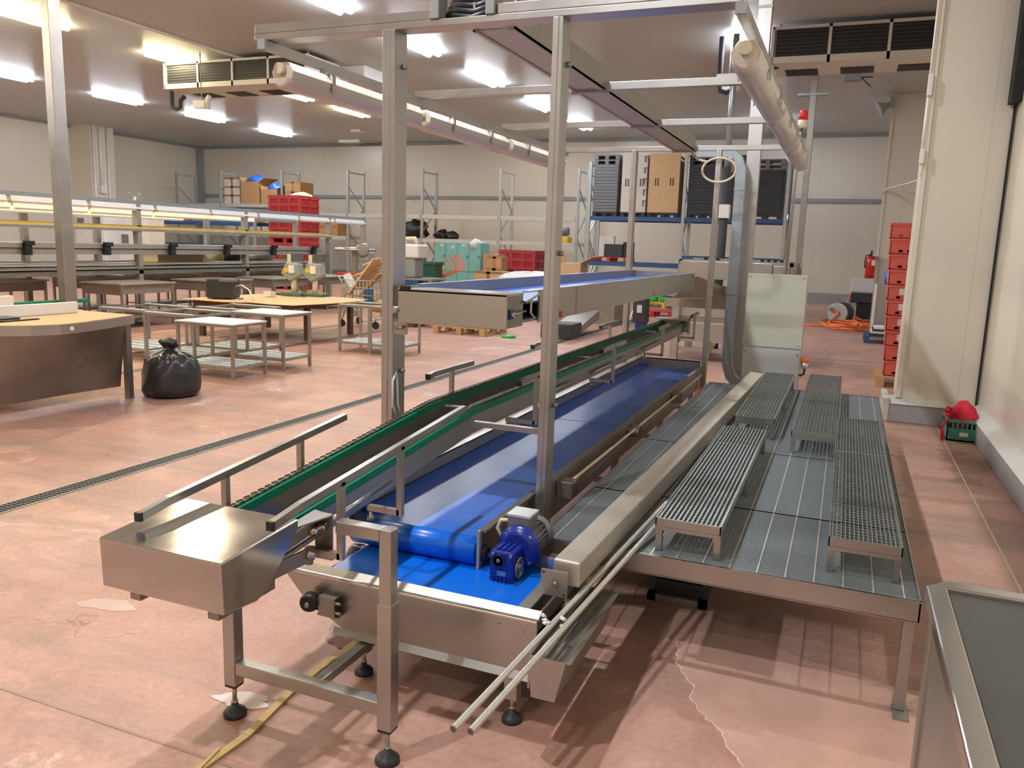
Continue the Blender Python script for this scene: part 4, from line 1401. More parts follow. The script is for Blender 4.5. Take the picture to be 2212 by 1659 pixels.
MB().lathe((-0.30, 8.37, 0.54), (0, 0, 1), [(0.03, 0), (0.04, 0.06)], 14).build('socket_body', 'cabm', so)
MB().tube([(-0.30, 8.37, 0.54), (-0.30, 8.36, 0.49), (-0.33, 8.36, 0.47), (-0.34, 8.4, 0.47)], 0.012, 8).build('socket_cable', 'ins', so)

tp = T('tall_post', 'wide bright steel post rising past the curved duct to the ceiling', 'post', (-1.06, 9.4, 0))
m = MB().box(-1.13, -0.985, 9.36, 9.46, 0.0, CEIL)
m.build('post_body', 'post', tp, bevel=0.004)
bx(-1.135, -0.98, 9.355, 9.465, 4.2, 4.23).build('post_joint', 'ssd', tp)

du = T('cable_duct', 'curved grey galvanised cable duct beside the tall post', 'cable duct', (-1.13, 9.1, 0.2))
pth = [(-1.62, 9.1, 2.70), (-1.35, 9.1, 2.70), (-1.25, 9.1, 2.68), (-1.18, 9.1, 2.62), (-1.145, 9.1, 2.52), (-1.14, 9.1, 2.35), (-1.14, 9.1, 0.60), (-1.13, 9.1, 0.42), (-1.09, 9.1, 0.30), (-1.02, 9.1, 0.23), (-0.93, 9.1, 0.22)]
m = MB()
rings = []
w2, d2 = 0.055, 0.05
for i, p in enumerate(pth):
    P_ = Vector(p)
    d = (Vector(pth[min(i + 1, len(pth) - 1)]) - Vector(pth[max(i - 1, 0)])).normalized()
    nrm = d.cross(Vector((0, 1, 0))).normalized()
    for sa, sb in ((-1, -1), (1, -1), (1, 1), (-1, 1)):
        rings.append(P_ + nrm * sa * w2 + Vector((0, 1, 0)) * sb * d2)
fs = []
for i in range(len(pth) - 1):
    for k in range(4):
        fs.append((i * 4 + k, i * 4 + (k + 1) % 4, (i + 1) * 4 + (k + 1) % 4, (i + 1) * 4 + k))
fs += [(3, 2, 1, 0), tuple(4 * (len(pth) - 1) + k for k in range(4))]
m.add(rings, fs)
m.build('duct_body', 'galv', du, bevel=0.006)
m = MB()
for p in ((-1.14, 2.30), (-1.14, 1.2)):
    m.box(-1.20, -1.08, 9.04, 9.16, p[1], p[1] + 0.012)
m.build('duct_joint', 'rackg', du)
bx(-1.06, -0.98, 9.06, 9.14, 0.0, 0.22).build('duct_foot', 'rackg', du)

dp = T('grey_pipe', 'thin dark vertical pipe with a white coupling left of the curved duct', 'pipe', (-1.75, 13.2, 1.2))
MB().tube([(-1.99, 14.0, 0.0), (-1.99, 14.0, 3.0)], 0.075, 12).build('lower_pipe', 'ins', dp)
MB().tube([(-1.99, 14.0, 3.0), (-1.99, 14.0, CEIL - 0.6)], 0.05, 12).build('upper_pipe', 'galv', dp)
bx(-2.09, -1.89, 13.9, 14.1, 2.2, 2.42).build('coupling', 'white', dp)
bx(-2.25, -1.75, 13.9, 14.1, CEIL - 1.32, CEIL - 1.22).build('pipe_bracket', 'white', dp)

cab = T('cream_hose', 'cream hose hanging in a loop at the rear gantry post', 'hose', (-1.2, 7.95, 2.2))
lp = [(-1.46, 7.9, 2.56), (-1.40, 7.9, 2.50)] + [(-1.195 + 0.155 * cos(a), 7.9, 2.40 + 0.11 * sin(a)) for a in [pi * 0.75 + 2 * pi * k / 24 for k in range(26)]]
MB().tube(lp, 0.011, 8).build('hose_loop', 'cream', cab)
MB().tube([(-1.13, 7.92, 2.52), (-1.08, 7.92, 2.50), (-1.07, 7.92, 2.38)], 0.014, 8).build('hose_fitting', 'ssw', cab)

tp2 = T('thin_post', 'thin dark steel post from the machine up to the ceiling at right', 'post', (-1.09, 20.7, 0))
bx(-1.17, -1.03, 20.63, 20.77, 0, CEIL).build('post_body', 'ssd', tp2, bevel=0.006)
bx(-1.45, -0.78, 20.6, 20.8, CEIL - 0.42, CEIL - 0.38).build('top_plate', 'rackg', tp2)

bcn = T('beacon_light', 'red and white warning beacon on a thin stalk at the gantry', 'beacon', (-0.62, 10, 1.4))
bx(-0.72, -0.60, 9.94, 10.06, 0, 0.02).build('stalk_foot', 'ssd', bcn)
MB().tube([(-0.68, 10, 0.0), (-0.64, 10, 2.9), (-0.625, 10, 3.05)], 0.017, 8).build('stalk', 'ssw', bcn)
MB().lathe((-0.62, 10, 3.05), (0, 0, 1), [(0.05, 0), (0.056, 0.02), (0.056, 0.09)], 18).build('beacon_base', 'cream', bcn)
MB().lathe((-0.62, 10, 3.14), (0, 0, 1), [(0.052, 0), (0.050, 0.06), (0.038, 0.11)], 18).build('red_lens', 'redlamp', bcn)

# washing machine (stainless) behind
wm = T('steel_machine', 'large open stainless machine standing behind the conveyor ends', 'machine', (-1.6, 12.8, 0))
wx0, wx1, wy0, wy1 = -2.36, -0.72, 12.35, 13.6
bx(wx0 + 0.02, wx1 - 0.28, wy0 - 0.05, wy0 + 0.0, 1.24, 1.50).build('top_panel', 'ss', wm, bevel=0.006)
m = MB().box(wx0, wx1, wy0, wy0 + 0.05, 1.46, 1.52).box(wx0, wx1, wy1 - 0.05, wy1, 1.46, 1.54).box(wx0, wx0 + 0.05, wy0, wy1, 1.46, 1.52).box(wx1 - 0.05, wx1, wy0, wy1, 1.2, 1.54)
m.build('top_frame', 'ss', wm)
bx(wx1 - 0.28, wx1 - 0.04, wy0 - 0.03, wy1 - 0.1, 1.20, 1.47).build('side_box', 'ss', wm, bevel=0.01)
for k in range(7):
    xx = wx0 + 0.35 + k * 0.09 + (0.55 if k > 2 else 0)
    bx(xx, xx + 0.05, wy0 + 0.1, wy0 + 0.16, 1.50, 1.56).build('black_knob', 'black', wm)
bx(wx0 + 0.05, wx1 - 0.05, wy0 + 0.05, wy1 - 0.05, 0.66, 1.08).build('tank', 'ssw', wm, bevel=0.01)
bx(wx0 + 0.05, wx1 - 0.05, wy0 + 0.07, wy1 - 0.05, 0.58, 0.66).build('dark_gap', 'ssd', wm)
bx(wx0 + 0.05, wx1 - 0.05, wy0 + 0.05, wy1 - 0.05, 0.28, 0.58).build('lower_body', 'ssw', wm, bevel=0.006)
for (x, y) in ((wx0, wy0), (wx1, wy0), (wx0, wy1), (wx1, wy1)):
    bx(x - 0.05, x + 0.06, y - 0.05, y + 0.06, 0, 1.24 if y == wy0 else 1.5).build('leg', 'ssw', wm)
bx(wx0, wx1, wy0, wy0 + 0.05, 0.14, 0.20).build('lower_rail', 'ssw', wm)
wp = T('waste_pipe', 'cream plastic waste pipe standing on the floor behind the conveyor end', 'pipe', (-1.5, 9.6, 0))
MB().tube([(-1.46, 9.4, 0.18), (-1.44, 9.4, 0.34), (-1.41, 9.4, 0.50)], 0.035, 14).build('lower_pipe', 'cream', wp)
MB().tube([(-1.41, 9.4, 0.50), (-1.37, 9.4, 0.58), (-1.35, 9.4, 0.62)], 0.042, 14).build('elbow', 'cream', wp)
MB().lathe((-1.47, 9.4, 0.0), (0, 0, 1), [(0.05, 0), (0.05, 0.06), (0.03, 0.18)], 14).build('floor_socket', 'orange', wp)

# column motor near rear post (blue/black pump)
pu = T('pump_motor', 'black and blue upright motor with white label behind the rear left post', 'motor', (-2.2, 9.3, 0))
bx(-2.27, -2.11, 9.25, 9.42, 0.80, 1.10).build('motor_body', 'blackd', pu, bevel=0.01)
bx(-2.22, -2.16, 9.24, 9.25, 0.92, 1.01).build('label_plate', 'cabm', pu)
bx(-2.24, -2.12, 9.26, 9.41, 0.50, 0.80).build('gearbox', 'gear', pu, bevel=0.01)
bx(-2.21, -2.15, 9.30, 9.36, 0.0, 0.50).build('pedestal', 'ssd', pu)
MB().tube([(-2.27, 9.3, 0.95), (-2.32, 9.28, 0.80), (-2.30, 9.28, 0.55), (-2.24, 9.28, 0.50)], 0.01, 8).build('motor_cable', 'cream', pu)

# ================================================================== RIGHT: crate, cloth, stack, extinguisher
gc = T('vegetable_crate', 'small green slatted plastic crate by the corner of the grey plinth', 'crate', (1.1, 8.45, 0))


def slat_crate(t, x0, x1, y0, y1, z0, z1, m_, nsl=7, top=0.35):
    b = MB().box(x0, x1, y0, y1, z0, z0 + 0.015)
    b.build('crate_bottom', m_, t)
    for (ax, fixed) in (('y', y0), ('y', y1), ('x', x0), ('x', x1)):
        m = MB()
        zm = z0 + (z1 - z0) * (1 - top)
        if ax == 'y':
            yy = fixed
            d_ = 0.010 if fixed == y0 else -0.010
            m.box(x0, x1, yy, yy + d_, z0, zm)
            m.box(x0, x1, yy - 0.004, yy + d_, z1 - 0.025, z1)
            for k in range(nsl + 1):
                xx = x0 + (x1 - x0 - 0.014) * k / nsl
                m.box(xx, xx + 0.014, yy, yy + d_, zm, z1)
        else:
            xx = fixed
            d_ = 0.010 if fixed == x0 else -0.010
            m.box(xx, xx + d_, y0, y1, z0, zm)
            m.box(xx - 0.002, xx + d_, y0, y1, z1 - 0.025, z1)
            for k in range(nsl):
                yy = y0 + (y1 - y0 - 0.014) * k / (nsl - 1)
                m.box(xx, xx + d_, yy, yy + 0.014, zm, z1)
        m.build('crate_side', m_, t)


slat_crate(gc, 0.985, 1.27, 8.25, 8.66, 0, 0.20, 'tealc', 7, 0.4)
bx(1.09, 1.16, 8.243, 8.249, 0.05, 0.085).build('paper_label', 'white', gc)
rc = MB()
rnd = random.Random(2)


def lump(m, c, rx, ry, rz, seed, n=18, k=10, amp=0.12, flat=None):
    rnd = random.Random(seed)
    ph = [rnd.uniform(0, 6.28) for _ in range(8)]
    vs = []
    for i in range(k + 1):
        th = pi * i / k
        for j in range(n):
            a = 2 * pi * j / n
            r = 1 + amp * (sin(3 * a + ph[0] + th * 2) * 0.5 + sin(5 * a + ph[1] - th * 3) * 0.35 + sin(2 * a + 4 * th + ph[2]) * 0.5 + 0.3 * sin(9 * a + 5 * th + ph[3]))
            x, y, z_ = r * sin(th) * cos(a), r * sin(th) * sin(a), r * cos(th)
            zz = c[2] + z_ * rz
            if flat is not None:
                zz = max(zz, flat)
            vs.append((c[0] + x * rx, c[1] + y * ry, zz))
    fs = []
    for i in range(k):
        for j in range(n):
            fs.append((i * n + j, (i + 1) * n + j, (i + 1) * n + (j + 1) % n, i * n + (j + 1) % n))
    m.add(vs, fs, True)
    return m


rb = T('red_cloth_bag', 'red cloth bag heaped in the green crate with its straps hanging out', 'bag', (1.12, 8.45, 0.02))
lump(MB(), (1.125, 8.46, 0.20), 0.125, 0.17, 0.13, 3, 26, 14, 0.16).build('bag_body', 'cloth', rb)
MB().tube([(1.02, 8.40, 0.27), (0.98, 8.34, 0.30), (0.955, 8.30, 0.26), (0.975, 8.36, 0.25), (1.02, 8.42, 0.25)], 0.010, 8).build('strap', 'cloth', rb)
MB().tube([(1.01, 8.36, 0.20), (0.96, 8.22, 0.19), (0.935, 8.18, 0.12), (0.935, 8.17, 0.05), (0.945, 8.17, 0.012), (0.955, 8.19, 0.012), (0.95, 8.20, 0.10)], 0.010, 8).build('strap', 'cloth', rb)

# stack of red crates on pallet
sx0, sy0 = 0.56, 11.3
pl = T('wooden_pallet', 'worn wooden pallet under the tall stack of red crates', 'pallet', (sx0 + 0.55, sy0 + 0.2, 0))


def pallet(t, x0, y0, lx_, ly_, m_, h=0.145):
    d = MB()
    n = 6
    for k in range(n):
        yy = y0 + (ly_ - 0.1) * k / (n - 1)
        d.box(x0, x0 + lx_, yy, yy + 0.1, h - 0.022, h)
    d.build('deck_boards', m_, t)
    for i in range(3):
        for j in range(3):
            xx = x0 + (lx_ - 0.1) * i / 2
            yy = y0 + (ly_ - 0.12) * j / 2
            MB().box(xx, xx + 0.1, yy, yy + 0.12, 0.022, h - 0.022).build('block', m_, t)
    r = MB()
    for i in range(3):
        xx = x0 + (lx_ - 0.1) * i / 2
        r.box(xx, xx + 0.1, y0, y0 + ly_, 0, 0.022)
    r.build('runners', m_, t)
    return t


pallet(pl, sx0 - 0.09, sy0 - 0.06, 1.2, 0.8, 'wood')


def rcrate():
    t = T('red_crate', 'x', 'crate', (0, 0, 0), 'tall stack of red crates behind the wall corner')
    h = 0.192
    w_, d_ = 0.60, 0.40
    m = MB()
    m.box(0, w_, 0, 0.012, 0, h * 0.12).box(0, w_, 0, 0.012, h * 0.28, h)
    for a, b in ((0, 0.10), (0.15, 0.20), (0.38, 0.42), (0.56, 0.6)):
        m.box(a, b, 0, 0.012, h * 0.12, h * 0.28)
    m.box(0, w_, -0.008, 0.012, h - 0.03, h)
    m.build('front_side', 'redc', t)
    m = MB().box(0, 0.012, 0, d_, 0, h).box(-0.006, 0.012, 0, d_, h - 0.03, h).box(w_ - 0.012, w_, 0, d_, 0, h).box(0, w_, d_ - 0.012, d_, 0, h)
    m.build('sides', 'redc', t)
    bx(0, w_, 0, d_, 0, 0.012).build('crate_bottom', 'redc', t)
    return t


rcp = rcrate()
ZS = [0.15 + 0.1925 * i for i in range(10)]
names = ['bottom crate of the red stack', 'second crate from the bottom of the red stack', 'third crate from the bottom of the red stack, with a pale torn label',
         'fourth crate from the bottom of the red stack, with a wide pale label', 'fifth crate from the bottom of the red stack, with a small label', 'sixth crate from the bottom of the red stack, with a pale square label',
         'seventh crate up the red stack, above the labelled ones', 'third crate from the top of the red stack', 'second crate from the top of the red stack', 'top crate of the tall red stack']
for i, zz in enumerate(ZS):
    off = (0.010 * i * -1 - 0.01, 0.01 * (i % 2))
    loc = (sx0 + off[0], sy0 + off[1], zz)
    if i == 0:
        rcp.location = loc
        rcp['label'] = names[0]
        q = rcp
    else:
        q = dup(rcp, loc, names[i])
    if i in (0, 1, 6, 7, 9):
        remat(q, 'redc', 'redp')
    if i in (2, 3, 4, 5):
        lb_ = MB().box(0.13, 0.13 + (0.12 if i != 3 else 0.2), -0.012, -0.008, 0.07, 0.15).build('paper_label', 'cardw', None, org=(0, 0, 0))
        lb_.parent = q
        lb_.location = (0, 0, 0)

fe = T('fire_extinguisher', 'red fire extinguisher hanging on the far pier', 'fire extinguisher', (0.56, 23.1, 1.1))
ex, ey = 0.54, 22.9
MB().lathe((ex, ey, 1.08), (0, 0, 1), [(0.09, 0), (0.115, 0.03), (0.115, 0.46), (0.09, 0.56), (0.03, 0.60)], 22).build('cylinder', 'rede', fe)
bx(ex - 0.02, ex + 0.02, ey - 0.1, ey + 0.05, 1.68, 1.80).build('valve_handle', 'black', fe)
MB().tube([(ex - 0.02, ey, 1.70), (ex - 0.13, ey - 0.02, 1.66), (ex - 0.14, ey - 0.02, 1.45), (ex - 0.12, ey - 0.02, 1.35)], 0.016, 8).build('hose', 'black', fe)
bx(ex + 0.02, ex + 0.10, ey - 0.12, ey - 0.114, 1.42, 1.56).build('label_plate', 'white', fe)
bx(ex - 0.02, ex + 0.18, ey + 0.05, 23.3, 1.60, 1.66).build('wall_bracket', 'trimg', fe)

fn = T('drum_fan', 'round portable fan heater with orange hub on the far floor', 'fan', (-0.05, 21.3, 0))
fx, fy = -0.12, 21.0
MB().lathe((fx, fy, 0.27), (-0.45, -1, 0), [(0.24, -0.36), (0.26, -0.34), (0.26, 0.0)], 26).build('drum', 'blackd', fn)
MB().lathe((fx, fy, 0.27), (-0.45, -1, 0), [(0.255, 0.0), (0.262, 0.02), (0.23, 0.035)], 26).build('front_grille', 'rackg', fn)
MB().lathe((fx - 0.02, fy - 0.05, 0.27), (-0.45, -1, 0), [(0.075, 0), (0.07, 0.03)], 18).build('hub', 'orange', fn)
bl_ = MB()
for k in range(5):
    a = 2 * pi * k / 5
    bl_.bar((fx - 0.018 + 0.06 * cos(a) * 0.91, fy - 0.042 - 0.06 * cos(a) * -0.41, 0.27 + 0.06 * sin(a)), (fx - 0.018 + 0.22 * cos(a) * 0.91, fy - 0.042 + 0.22 * cos(a) * 0.41, 0.27 + 0.22 * sin(a)), 0.10, 0.008, up=(0.45, 1, 0))
bl_.build('blades', 'rackg', fn)
bx(fx - 0.2, fx + 0.3, fy - 0.05, fy + 0.3, 0.0, 0.03).build('stand', 'black', fn)
hs = MB()
rnd = random.Random(11)
for k in range(7):
    cx_, cy_ = 0.25 + rnd.uniform(-0.35, 0.3), 20.2 + rnd.uniform(-0.7, 0.6)
    rx_, ry_ = rnd.uniform(0.3, 0.5), rnd.uniform(0.7, 1.1)
    hs.tube([(cx_ + rx_ * cos(a), cy_ + ry_ * sin(a), 0.025 + 0.02 * k + 0.015 * sin(3 * a)) for a in [2 * pi * j / 22 for j in range(23)]], 0.022, 7)
hs.tube([(-1.0, 20.1, 0.03), (-0.5, 20.0, 0.03), (0, 20.2, 0.05), (0.4, 20.5, 0.06)], 0.022, 7)
solo(hs, 'orange_hose', 'orange', 'tangle of orange hose coiled on the floor in front of the drum fan', 'hose')
pb = T('plastic_pallet', 'dark blue plastic pallet loaded with white papers beside the red stack', 'pallet', (0.8, 17.2, 0))
pallet(pb, 0.42, 16.9, 1.2, 1.0, 'blued')
for k in range(4):
    solo(bx(0.50 + 0.03 * k, 1.2, 17.0 + 0.03 * k, 17.7, 0.147 + 0.04 * k, 0.184 + 0.04 * k), 'folded_sheet', 'white' if k % 2 else 'blackd',
         ['lowest grey folded sheet on the blue pallet', 'white folded sheet just above the lowest grey one on the blue pallet', 'grey folded sheet below the topmost white one on the blue pallet', 'topmost white folded sheet on the blue pallet'][k], 'sheet', 'folded sheets on the blue pallet')
wb = T('grey_cupboard', 'narrow grey steel cupboard with blue bag on top behind the red stack', 'cupboard', (0.75, 18.6, 0))
bx(0.55, 1.3, 18.3, 19.0, 0.05, 1.10).build('body', 'ssw', wb, bevel=0.01)
bx(0.55, 0.60, 18.28, 18.30, 0.05, 1.10).build('door_edge', 'white', wb)
bx(0.56, 1.29, 18.32, 18.98, 0, 0.05).build('plinth', 'black', wb)
solo(lump(MB(), (0.80, 18.5, 1.24), 0.08, 0.08, 0.15, 5, 12, 8, 0.3), 'blue_bag', 'blueb', 'small blue crumpled bag on the grey cupboard', 'bag')
pr_ = T('wall_winder', 'grey machine with dark base hanging at the far pier above the floor', 'machine', (0.35, 22.2, 0.3))
bx(0.12, 0.66, 22.2, 22.7, 0.75, 1.10).build('head', 'cabm', pr_, bevel=0.02)
bx(0.14, 0.66, 22.22, 22.7, 0.48, 0.72).build('base', 'blackd', pr_, bevel=0.02)
bx(0.30, 0.66, 22.3, 22.7, 0.0, 0.48).build('pedestal', 'black', pr_)
MB().tube([(0.14, 22.2, 0.7), (0.05, 22.1, 0.45), (0.2, 22.1, 0.2), (0.5, 21.8, 0.05)], 0.02, 7).build('cable', 'orange', pr_)

ls = T('horn_speaker', 'grey horn loudspeaker high on the far pier', 'loudspeaker', (0.5, 23.0, 5.2))
MB().lathe((0.66, 23.1, 5.45), (-1, -0.12, -0.5), [(0.05, 0), (0.07, 0.12), (0.12, 0.22), (0.22, 0.34)], 18).build('horn', 'trimg', ls)
bx(0.60, 0.68, 23.0, 23.3, 5.35, 5.62).build('bracket', 'trimg', ls)
sf_ = T('ceiling_sensor', 'small black sensor with two antennas on the ceiling at right', 'sensor', (-0.2, 20.7, CEIL - 0.12))
bx(-0.45, -0.12, 20.6, 20.9, CEIL - 0.12, CEIL).build('body', 'trimg', sf_)
MB().tube([(-0.12, 20.7, CEIL - 0.06), (0.10, 20.7, CEIL - 0.27)], 0.012, 6).tube([(-0.12, 20.7, CEIL - 0.06), (0.13, 20.8, CEIL - 0.04)], 0.012, 6).build('antenna', 'black', sf_)
for z_, h_ in ((2.55, 0.14), (3.18, 0.2)):
    t = T('wall_box', ('lower' if z_ < 3 else 'upper') + ' small white box on the edge of the right wall panel', 'junction box', (0.56, 9.0, z_), 'small boxes on the wall edge')
    bx(0.545, 0.585, 8.93, 8.99, z_, z_ + h_).build('box', 'white', t, bevel=0.004)
    MB().tube([(0.57, 8.97, z_ - 0.12), (0.565, 8.97, z_)], 0.005, 6).build('wire', 'white', t)
solo(MB().tube([(0.565, 8.97, 3.18), (0.565, 8.97, 2.69)], 0.008, 8).tube([(0.565, 8.97, 3.38), (0.565, 8.97, CEIL)], 0.008, 8), 'wall_conduit', 'lampw', 'thin white conduit along the edge of the right wall panel', 'conduit')
solo(MB().tube([(0.66, 23.2, 3.3), (0.8, 23.0, 3.36), (1.1, 21, 3.32), (1.4, 18, 3.25)], 0.03, 8), 'white_cable', 'lampw', 'white cable crossing from the far pier towards the right', 'cable')

# ================================================================== RIGHT BACK RACK with blue beams
RY = 25.0


def ladder(x, y0, y1, h, label, mname='rackg', holes=False, w_=0.09):
    t = T('rack_upright', label, 'rack upright', (x, y0, 0), 'rack uprights along the back wall')
    for yy in (y0, y1):
        p_ = bx(x - w_ / 2, x + w_ / 2, yy - 0.04, yy + 0.04, 0.01, h).build('upright_post', mname, t)
        bx(x - 0.08, x + 0.08, yy - 0.07, yy + 0.07, 0, 0.01).build('foot_plate', 'rackg', p_)
    m = MB()
    z_ = 0.3
    k = 0
    m.bar((x, y0, h - 0.1), (x, y1, h - 0.1), 0.04, 0.05)
    while z_ < h - 0.9:
        a, b = (y0, y1) if k % 2 == 0 else (y1, y0)
        m.bar((x, a, z_), (x, b, z_ + 0.85), 0.03, 0.04)
        z_ += 0.85
        k += 1
    m.build('bracing', mname, t)
    return t


ladder(-7.72, RY, RY + 1.1, 4.3, 'left galvanised upright of the rack with blue beams')
ladder(-4.75, RY, RY + 1.1, 4.6, 'middle galvanised upright of the rack with blue beams')
ladder(-1.80, RY, RY + 1.1, 4.5, 'right galvanised perforated upright of the rack with blue beams')
ladder(-8.15, RY + 1.2, RY + 2.2, 4.1, 'shorter galvanised upright left behind the blue-beam rack')


def beamthing(x0, x1, z0, label, m_='bluep', y=RY, d=1.1, hh=0.13):
    t = T('rack_beam', label, 'rack beam', ((x0 + x1) / 2, y, z0), 'rack beams along the back wall')
    for yy in (y - 0.06, y + d + 0.02):
        bx(x0, x1, yy, yy + 0.05, z0, z0 + hh).build('beam', m_, t)
    for xx in (x0 + 0.7, (x0 + x1) / 2, x1 - 0.7):
        bx(xx - 0.04, xx + 0.04, y - 0.01, y + d + 0.02, z0 + hh - 0.05, z0 + hh - 0.01).build('cross_bar', 'rackg', t)
    return t


beamthing(-7.67, -4.80, 2.50, 'upper blue beam pair in the left bay of the rack')
beamthing(-4.70, -1.85, 2.50, 'upper blue beam pair in the right bay of the rack')
beamthing(-7.67, -4.80, 1.10, 'lower blue beam pair in the left bay of the rack')
beamthing(-4.70, -1.85, 1.36, 'lower blue beam pair in the right bay of the rack')
Z2 = 2.63


def dark_stack(x0, x1, y0, y1, z0, z1, label, m_='blackd', top=True, group='stacks on the blue-beam rack'):
    t = T('crate_stack', label, 'crate stack', ((x0 + x1) / 2, y0, z0), group)
    n = int((z1 - z0 - 0.3) / 0.10)
    m = MB()
    m.box(x0 + 0.01, x1 - 0.01, y0 + 0.02, y1, z0 + 0.14, z1 - 0.30)
    for k in range(n):
        zz = z0 + 0.15 + k * (z1 - z0 - 0.45) / n
        m.box(x0, x1, y0, y0 + 0.03, zz, zz + 0.05)
        m.box(x1 - 0.02, x1 + 0.005, y0, y1, zz, zz + 0.05)
    m.build('folded_crates', m_, t)
    p_ = MB().box(x0, x1, y0, y1, z0 + 0.10, z0 + 0.14)
    for xx in (x0, (x0 + x1) / 2 - 0.06, x1 - 0.12):
        p_.box(xx, xx + 0.12, y0, y1, z0, z0 + 0.10)
    p_.build('base_pallet', 'black', t)
    if top:
        q = MB()
        for zz in (z1 - 0.30, z1 - 0.15):
            q.box(x0, x1, y0, y1, zz + 0.10, zz + 0.14)
            for xx in (x0, (x0 + x1) / 2 - 0.06, x1 - 0.12):
                q.box(xx, xx + 0.12, y0, y1, zz, zz + 0.10)
        q.build('top_pallets', 'motor' if top == 1 else m_, t)
    return t


def pbox(x0, x1, z0, z1, label, m_, y=RY + 0.02, d=1.0):
    t = T('wrapped_carton', label, 'carton', ((x0 + x1) / 2, y, z0), 'stacks on the blue-beam rack')
    bx(x0, x1, y, y + d, z0 + 0.14, z1).build('carton_body', m_, t, bevel=0.01)
    p_ = MB().box(x0, x1, y, y + d, z0 + 0.10, z0 + 0.14)
    for xx in (x0, (x0 + x1) / 2 - 0.06, x1 - 0.12):
        p_.box(xx, xx + 0.12, y, y + d, z0, z0 + 0.10)
    p_.build('base_pallet', 'black', t)
    m = MB()
    cx_ = (x0 + x1) / 2
    for dx in (-0.28, -0.20, 0.18, 0.26):
        m.box(cx_ + dx, cx_ + dx + 0.04, y - 0.006, y, z1 - 0.95, z1 - 0.72)
    m.build('hand_holes', 'woodd', t)
    return t


dark_stack(-7.62, -6.83, RY + 0.02, RY + 1.0, Z2, 4.52, 'dark grey stack of folded crates at the left end of the upper shelf', 'motor', 1)
s_ = pbox(-6.72, -5.93, Z2, 4.50, 'white panelled carton stack second from left on the upper shelf', 'cardw')
m = MB()
for k in range(5):
    m.box(-6.03, -5.99, RY, RY + 0.02, 2.95 + 0.33 * k, 3.12 + 0.33 * k).box(-6.03, -5.93, RY, RY + 0.02, 3.10 + 0.33 * k, 3.13 + 0.33 * k)
m.build('interlocking_edge', 'motor', s_)
pbox(-5.87, -4.93, Z2, 4.52, 'tall brown cardboard carton in the middle of the upper shelf', 'cardl')
dark_stack(-4.66, -3.85, RY + 0.02, RY + 1.0, Z2, 4.48, 'black stack of crates just right of the middle rack upright', 'blackd', 2)
dark_stack(-3.82, -3.0, RY + 0.02, RY + 1.0, Z2, 4.46, 'black stack of crates behind the looped cream hose', 'blackd', 2)
dark_stack(-2.90, -1.92, RY + 0.02, RY + 1.0, Z2, 4.34, 'black crate stack with pale pallets on top at the right end of the shelf', 'blackd', 1)
t = T('red_pallet', 'red plastic pallet on the lower left blue shelf', 'pallet', (-7.1, RY, 1.23))
pallet(t, -7.62, RY, 1.2, 1.0, 'redc')
t.location.z += 1.23
t = T('old_monitor', 'black and white old monitor on the red pallet', 'monitor', (-7.2, RY + 0.3, 1.38))
bx(-7.45, -6.95, RY + 0.35, RY + 0.5, 1.38, 2.03).build('white_case', 'white', t, bevel=0.01)
bx(-7.20, -6.60, RY + 0.1, RY + 0.32, 1.38, 1.78).build('black_screen', 'blackd', t, bevel=0.01)
bx(-6.6, -6.3, RY + 0.15, RY + 0.45, 1.38, 1.85).build('side_case', 'black', t, bevel=0.01)

# ================================================================== LEFT BACK RACKING
FY = 27.0
RX_ = [-26.6, -24.25, -21.15, -18.05, -14.8, -11.65, -8.75]
RL = ['leftmost tall ladder upright of the back racking', 'second ladder upright, beside the open cardboard boxes', 'ladder upright above the tall red bin stack', 'ladder upright left of the front left gantry post',
      'ladder upright right of the front left gantry post', 'ladder upright above the red bins', 'short end upright next to the blue-beam rack']
for x_, l_ in zip(RX_, RL):
    ladder(x_, FY, FY + 1.1, 4.30 if x_ > -26 else 4.25, l_)
BL = ['first', 'second', 'third', 'fourth', 'fifth', 'sixth']
for i in range(6):
    beamthing(RX_[i] + 0.06, RX_[i + 1] - 0.06, 2.83 if i < 2 else 2.52, 'pale upper rack beam pair in the %s bay from the left' % BL[i], 'rackb', FY, 1.1, 0.14)
for i in (0, 1, 2, 4, 5):
    beamthing(RX_[i] + 0.06, RX_[i + 1] - 0.06, 1.66, 'pale lower rack beam pair in the %s bay from the left' % BL[i], 'rackb', FY, 1.1, 0.13)


